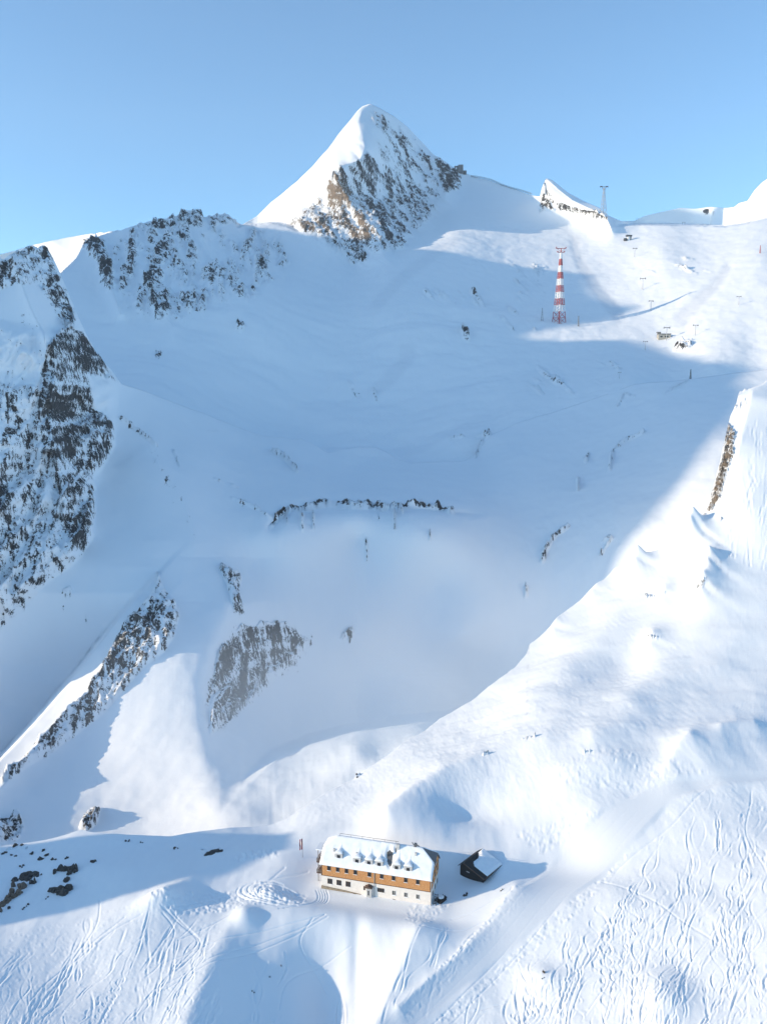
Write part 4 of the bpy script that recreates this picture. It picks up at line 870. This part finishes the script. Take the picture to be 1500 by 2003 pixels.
# ------------------------------------------------------------------ grey pylon on the skyline
q = ground('A', 1181, 417); k_ = depth(q) / F; HP = 50 * k_
py_ = thing('cable_car_pylon', 'grey lattice cable-car pylon standing on the skyline beside the pointed crag', 'pylon', q - Vector((0, 0, 3)), R(30))
b = MB(); cz = [3 + HP * f_ - 3 * (f_ == 0) for f_ in (0, .14, .28, .42, .56, .7, .84, 0.97)]
for z0, z1 in zip(cz[:-1], cz[1:]):
    h0, h1 = [(1.0 + 4.6 * (1 - z / (HP + 3)) ** 1.2) * (k_ / 1.1) for z in (z0, z1)]
    for sx, sy in ((1, 1), (-1, 1), (-1, -1), (1, -1)):
        b.bar((sx * h0, sy * h0, z0), (sx * h1, sy * h1, z1), 0.5); b.bar((sx * h0, sy * h0, z0), (-sy * h1, sx * h1, z1), 0.24); b.bar((-sy * h0, sx * h0, z0), (sx * h1, sy * h1, z1), 0.24)
b.build('lattice_mast', M['galv'], py_)
b = MB(); rz = Matrix.Rotation(R(-30), 4, 'Z'); b.box((-8.5, -.5, HP + 2.5), (8.5, .5, HP + 3.5), rz)
for s in (-1, 1):
    b.box((s * 6.2 - 2.4, -1, HP + 3.5), (s * 6.2 + 2.4, 1, HP + 4.7), rz); b.bar(rz @ Vector((s * 5, 0, HP + 3)), rz @ Vector((s * 1.2, 0, HP - 4)), .35); b.bar(rz @ Vector((s * 8.4, 0, HP + 3)), rz @ Vector((s * 8.4, 0, HP + 0.6)), .25)
b.build('crossarm', M['steel'], py_)

# ------------------------------------------------------------------ chairlift pylons
def lift_pylon(label):
    t = thing('chairlift_pylon', label, 'lift pylon', (0, 0, 0), 0, 'chairlift pylons on the upper slopes')
    MB().bar((0, 0, -2), (0, 0, 15), 0.55, 8, 0.34).build('pole', M['galv'], t)
    MB().box((-3.6, -0.28, 15), (3.6, 0.28, 15.6)).build('crossarm', M['steel'], t)
    for s in (-1, 1):
        MB().box((s * 3.4 - 0.45, -1.9, 14.4), (s * 3.4 + 0.45, 1.9, 15.0)).bar((s * 3.4, -1.3, 15.6), (s * 3.4, -1.3, 16.7), 0.14).bar((s * 3.4, 1.3, 15.6), (s * 3.4, 1.3, 16.7), 0.14).build('sheave_train', M['steel'], t)
    return t
def copy_tree(o, parent=None):
    c = o.copy(); C.objects.link(c)
    if parent: c.parent = parent
    for ch in list(o.children): copy_tree(ch, c)
    return c
proto = None
for x, yf, yt, lb in ((1241, 503, 485, 'grey chairlift pylon just below the uppermost small lift station'), (1256, 567, 544, 'grey chairlift pylon alone in the middle of the bright upper slope'),
                      (1272, 608, 588, 'grey chairlift pylon with its foot in the edge of a blue shadow'), (1445, 597, 579, 'grey chairlift pylon right of the groomed run, near the right edge'),
                      (1360, 656, 635, 'grey chairlift pylon right of the beige lift station'), (1302, 666, 640, 'grey chairlift pylon directly in front of the beige lift station'),
                      (1262, 685, 667, 'dark chairlift pylon in shadow just below the beige lift station'), (1211, 741, 728, 'lowest chairlift pylon, in deep shadow above the snowfield')):
    o = lift_pylon(lb) if proto is None else copy_tree(proto)
    proto = proto or o; q = ground('A', x, yf); kk = depth(q) / F; s = (yf - yt) * kk / 16.2
    o.location = q; o.rotation_euler = (0, 0, R(random.uniform(-12, 12))); o.scale = (s, s, s); o['label'] = lb
def mast(x, yf, yt, lb, m='steel', wide=0.9, cat='mast'):
    q = ground('A', x, yf); h = (yf - yt) * depth(q) / F
    t = thing('lattice_mast', lb, cat, q); b = MB()
    for sx, sy in ((1, 1), (-1, 1), (-1, -1), (1, -1)):
        b.bar((sx * wide, sy * wide, -1.5), (sx * .2, sy * .2, h), 0.22)
        for i in range(5):
            f0, f1 = i / 5, (i + 1) / 5; w0 = wide + (.2 - wide) * f0; w1 = wide + (.2 - wide) * f1
            b.bar((sx * w0, sy * w0, h * f0), (-sy * w1, sx * w1, h * f1), 0.12)
    b.build('mast_frame', M[m], t); MB().box((-.5, -.5, h), (.5, .5, h + .8)).build('mast_head', M[m], t); return t
mast(1060, 627, 603, 'grey lattice mast left of the red and white tower', 'galv', 1.5); mast(1131, 637, 618, 'thin lattice mast right of the red and white tower', 'steel', 0.8)
mast(1350, 746, 724, 'dark lattice mast in shadow above the right-hand crag', 'steel', 1.0); mast(1487, 495, 481, 'reddish mast at the right edge of the bright plateau', 'red', 0.7)
# ------------------------------------------------------------------ lift stations and summit buildings
q = ground('A', 1298, 662); st_ = thing('lift_station', 'beige flat-roofed lift station at the foot of the groomed run', 'building', q, R(-4))
MB().box((-8.4, -4, -3), (8.4, 5, 5.6)).build('wall', M['beige'], st_); MB().box((-4.6, -4.6, 5.6), (8.8, 5.4, 6.6)).build('roof', M['steel'], st_)
MB().box((-9.0, -2, 5.6), (-4.7, 3, 8.2)).box((-10.4, -1, 8.2), (-4.4, 2, 9.2)).build('drive_housing', M['greywood'], st_)
MB().box((-6, -4.12, 1.5), (-3, -4.003, 3.5)).box((0, -4.12, 1.5), (5, -4.003, 3.5)).build('window', M['glass'], st_)
q = ground('A', 1229, 469); st2 = thing('lift_station', 'small grey lift station on legs at the top of the bright slope', 'building', q, R(10))
MB().box((-5.5, -3, 7), (5.5, 3, 9.8)).build('roof', M['steel'], st2); MB().box((3.2, -2, -2), (4.8, 2, 7)).build('leg', M['concrete'], st2); MB().box((-2.2, -2, -2), (2.0, 2, 7)).build('wall', M['white'], st2)
MB().box((-10, -2.5, -1), (-4.4, 2.5, 3.4)).build('annex', M['steel'], st2)
q = ground('A', 897, 336); ss = thing('summit_station', 'dark summit cable-car station perched on the ridge below the peak', 'building', q, R(-8)); kk = depth(q) / F
MB().box((-9 * kk, -5, -1), (-2 * kk, 8, 11.5 * kk)).build('boarding_hall', M['steel'], ss)
wh = MB().box((-2 * kk, -6, -4), (8 * kk, 9, 13.5 * kk)).build('main_block', M['concrete'], ss)
for i in range(6): MB().box((-1.7 * kk + i * 1.6 * kk, -6.3, 0.5), (-1.1 * kk + i * 1.6 * kk, -6.004, 13.2 * kk)).build('facade_rib', M['steel'], wh)
MB().box((-6.8 * kk, -5.4, 5.2 * kk), (-4.2 * kk, -5.004, 9.2 * kk)).build('window', M['snow'], ss)
MB().box((-10 * kk, -9, -2.2), (7 * kk, -6.3, -0.6)).build('terrace', M['steel'], ss); MB().box((8.2 * kk, -4, -6), (14.5 * kk, 4, 2.6 * kk)).build('side_block', M['steel'], ss)
q = ground('A', 1381, 417); bs = thing('lift_drum_station', 'dark rounded lift station on the blue ridge at upper right', 'building', q); kk = depth(q) / F
b = MB(); b.prism([(7.0 * kk * c_, -4, 5 * kk + (4.6 * kk * s2_ if s2_ < 0 else 3.0 * kk * s2_)) for c_, s2_ in [(math.cos(6.2832 * i / 20), math.sin(6.2832 * i / 20)) for i in range(20)]], (0, 8, 0)); b.build('drum', M['steel'], bs)
MB().box((-3.5 * kk, -4.3, 4 * kk), (3.5 * kk, -4.004, 6.4 * kk)).build('window_band', M['glass'], bs); MB().box((-2 * kk, -3, -3), (2 * kk, 3, 1 * kk)).build('base', M['concrete'], bs)
pg = None
for x, y, lb in ((1397, 420, 'lift gantry right beside the dark rounded station'), (1425, 423, 'lift gantry farthest right on the blue ridge'), (1246, 432, 'lift gantry at the left end of the blue ridge'), (1337, 438, 'low lift gantry on the plateau rim below the rounded station')):
    if pg is None:
        o = thing('lift_gantry', lb, 'gantry', (0, 0, 0), 0, 'drag-lift gantries on the blue ridge'); b = MB()
        for s in (-1, 1): b.bar((s * 5, 0, -2), (s * 4.6, 0, 8.5), 0.4)
        b.build('post', M['steel'], o); MB().box((-6.5, -.5, 8.5), (6.5, .5, 9.3)).build('beam', M['steel'], o); pg = o
    else: o = copy_tree(pg)
    q = ground('A', x, y); o.location = q; o['label'] = lb; s = 0.75 if x in (1246, 1337) else 1.0; o.scale = (s, s, s)
# avalanche fence along the ridge right of the summit station
fc = None; pts_ = [ground('A', x, y) for x, y in ((921, 345), (940, 349), (960, 354), (980, 362), (1000, 369), (1020, 375), (1040, 382))]
fn = thing('snow_fence', 'long dark snow fence along the ridge right of the summit station', 'fence', pts_[0])
for a_, b_ in zip(pts_[:-1], pts_[1:]):
    a_, b_ = a_ - pts_[0], b_ - pts_[0]; n_ = 6; pb = MB()
    for i in range(n_): p_ = a_.lerp(b_, i / n_); pb.bar(p_ - Vector((0, 0, 2)), p_ + Vector((0, 0, 5.0)), 0.35)
    for hgt_ in (2.2, 4.4): pb.bar(a_ + Vector((0, 0, hgt_)), b_ + Vector((0, 0, hgt_)), 0.5)
    pb.build('fence_panel', M['steel'], fn)

# ------------------------------------------------------------------ rocks that poke through the near snow
def outcrop(x, y, w_px, h_px, label, mat='stonedark', seed=1, n=5, group=None, sheet='F'):
    q = ground(sheet, x, y); kk = depth(q) / F; wm, hm = w_px * kk, h_px * kk
    rr_ = random.Random(seed); b = MB(); boxes = []
    for i in range(n):
        f_ = rr_.uniform(0.25, 0.6); gx, gy = rr_.gauss(0, 0.24) * wm, rr_.gauss(0, 0.24) * wm * 0.9
        zz = surf_z(sheet, q.x + gx, q.y + gy) - q.z
        b.lump((gx, gy, zz), (wm * f_ * .42, wm * f_ * .36, hm * rr_.uniform(0.35, 0.7)), seed * 7 + i, 2, 0.75)
    o = b.build('rock_outcrop', M[mat], None); o.location = q; tag(o, label, 'rock', group); return o
outcrop(131, 1703, 40, 17, 'broad dark rock patch alone on the shaded slope at left', seed=1, n=9)
outcrop(184, 1685, 15, 8, 'single dark hump of rock farthest right on the shaded left slope', seed=2, n=3)
outcrop(116, 1743, 42, 14, 'long dark rock patch lowest on the shaded slope at left', seed=3, n=9)
outcrop(37, 1741, 38, 18, 'brown rock outcrop near the left edge, upper of the two brown ones', 'stonebrown', 4, 6)
outcrop(12, 1764, 36, 16, 'brown rock outcrop at the left edge, below the other brown one', 'stonebrown', 5, 6)
outcrop(2, 1782, 16, 18, 'brown boulder cut by the left edge of the photo', 'stonebrown', 6, 3)
outcrop(45, 1718, 42, 12, 'dark scree of stones just above the brown outcrops', seed=7, n=9); outcrop(66, 1728, 22, 12, 'dark rock cluster at the right end of the scree at left', seed=8, n=5)
for i, (x, y, a_, b_, lb) in enumerate((
        (87, 1677, 22, 6, 'flat dark stones high on the shaded left slope, directly below a smaller stone'), (63, 1669, 15, 5, 'thin dark stone near the crest at left, left of two close stones'),
        (84, 1666, 9, 5, 'smallest of the stones just under the crest at left'), (25, 1674, 14, 4, 'low dark stone near the left edge, a little below the crest'),
        (131, 1678, 15, 4, 'dark stone straight above the broad lone rock patch at left'), (104, 1682, 14, 4, 'streak of dark stone between the upper stones and the broad rock patch'),
        (44, 1695, 12, 5, 'little dark stone in open snow above the scree at left'), (51, 1773, 10, 6, 'small dark stone below the brown outcrops, upper of two'),
        (45, 1780, 6, 6, 'small dark stone below the brown outcrops, lower of two'), (19, 1779, 16, 5, 'thin stone lying just right of the boulder cut by the left edge'),
        (80, 1713, 9, 4, 'tiny stone between the scree and the broad rock patch at left'), (91, 1757, 12, 4, 'thin stone under the left end of the lowest long rock patch'),
        (252, 1646, 10, 4, 'dark stone just under the crest left of the middle, left of a pair'), (277, 1648, 6, 4, 'dark stone just under the crest left of the middle, right of a pair'),
        (345, 1661, 10, 4, 'lone small stone midway between the crest pair and the flagpole'), (8, 1668, 16, 4, 'thin dark stone on the crest right at the left edge'), (30, 1654, 22, 4, 'long thin dark stone lying on the sunlit crest at far left'))):
    outcrop(x, y, a_, b_, lb, seed=20 + i, n=3, group='small stones on the shaded left slope')
outcrop(412, 1670, 36, 4, 'thin line of dark stones left of the flagpole', seed=40, n=7)
outcrop(913, 1751, 13, 6, 'dark stone in the snow below the black shed', seed=41, n=3); outcrop(981, 1741, 8, 5, 'lone dark stone right of the black shed', seed=42, n=2)
outcrop(1063, 1903, 9, 9, 'black boulder with a snow cap beside the piste, upper of a pair', 'stonedark', 43, 3); outcrop(1063, 1914, 7, 5, 'small black boulder beside the piste, lower of a pair', 'stonedark', 44, 2)
for i, (x, y) in enumerate(((550, 1891), (529, 1913), (495, 1943))): outcrop(x, y, 5, 5, ('tiny dark stone highest in the shaded hollow below the guesthouse', 'tiny dark stone between two others in the shaded hollow', 'tiny dark stone lowest in the shaded hollow below the guesthouse')[i], seed=50 + i, n=2)
outcrop(700, 1521, 10, 4, 'dark stone on the snow crest behind the guesthouse', seed=60, n=3)

# ------------------------------------------------------------------ thin mountain haze
hz_b = MB().box((-3600, -400, -521), (3200, 4600, 1500))
hm = bpy.data.materials.new('mountain_air'); hm.use_nodes = True; ht = hm.node_tree; ht.nodes.clear()
ho = ht.nodes.new('ShaderNodeOutputMaterial'); hv_ = ht.nodes.new('ShaderNodeVolumePrincipled'); ht.links.new(hv_.outputs[0], ho.inputs['Volume'])
hv_.inputs['Density'].default_value = 0.000035; hv_.inputs['Color'].default_value = (0.92, 0.96, 1.0, 1); hv_.inputs['Anisotropy'].default_value = 0.1
hz_b.build('haze', hm, None, kind='stuff')

# a bank of sunlit mist that fills the valley behind the near crest
mm = bpy.data.materials.new('valley_mist'); mm.use_nodes = True; ht = mm.node_tree; ht.nodes.clear()
ho = ht.nodes.new('ShaderNodeOutputMaterial'); hv_ = ht.nodes.new('ShaderNodeVolumePrincipled'); ht.links.new(hv_.outputs[0], ho.inputs['Volume'])
tc_ = ht.nodes.new('ShaderNodeTexCoord'); ln_ = ht.nodes.new('ShaderNodeVectorMath'); ln_.operation = 'LENGTH'; ht.links.new(tc_.outputs['Object'], ln_.inputs[0])
mr_ = ht.nodes.new('ShaderNodeMapRange'); mr_.interpolation_type = 'SMOOTHSTEP'
mr_.inputs[1].default_value = 1.0; mr_.inputs[2].default_value = 0.15; mr_.inputs[3].default_value = 0.0; mr_.inputs[4].default_value = 0.0042
ht.links.new(ln_.outputs['Value'], mr_.inputs[0]); ht.links.new(mr_.outputs[0], hv_.inputs['Density'])
hv_.inputs['Color'].default_value = (0.84, 0.93, 1.0, 1); hv_.inputs['Anisotropy'].default_value = 0.0
mb_ = MB(); bmesh.ops.create_icosphere(mb_.bm, subdivisions=3, radius=1.0)
ms_ = mb_.build('mist', mm, None, kind='stuff'); ms_.location = (10, 440, -185); ms_.scale = (260, 95, 95)
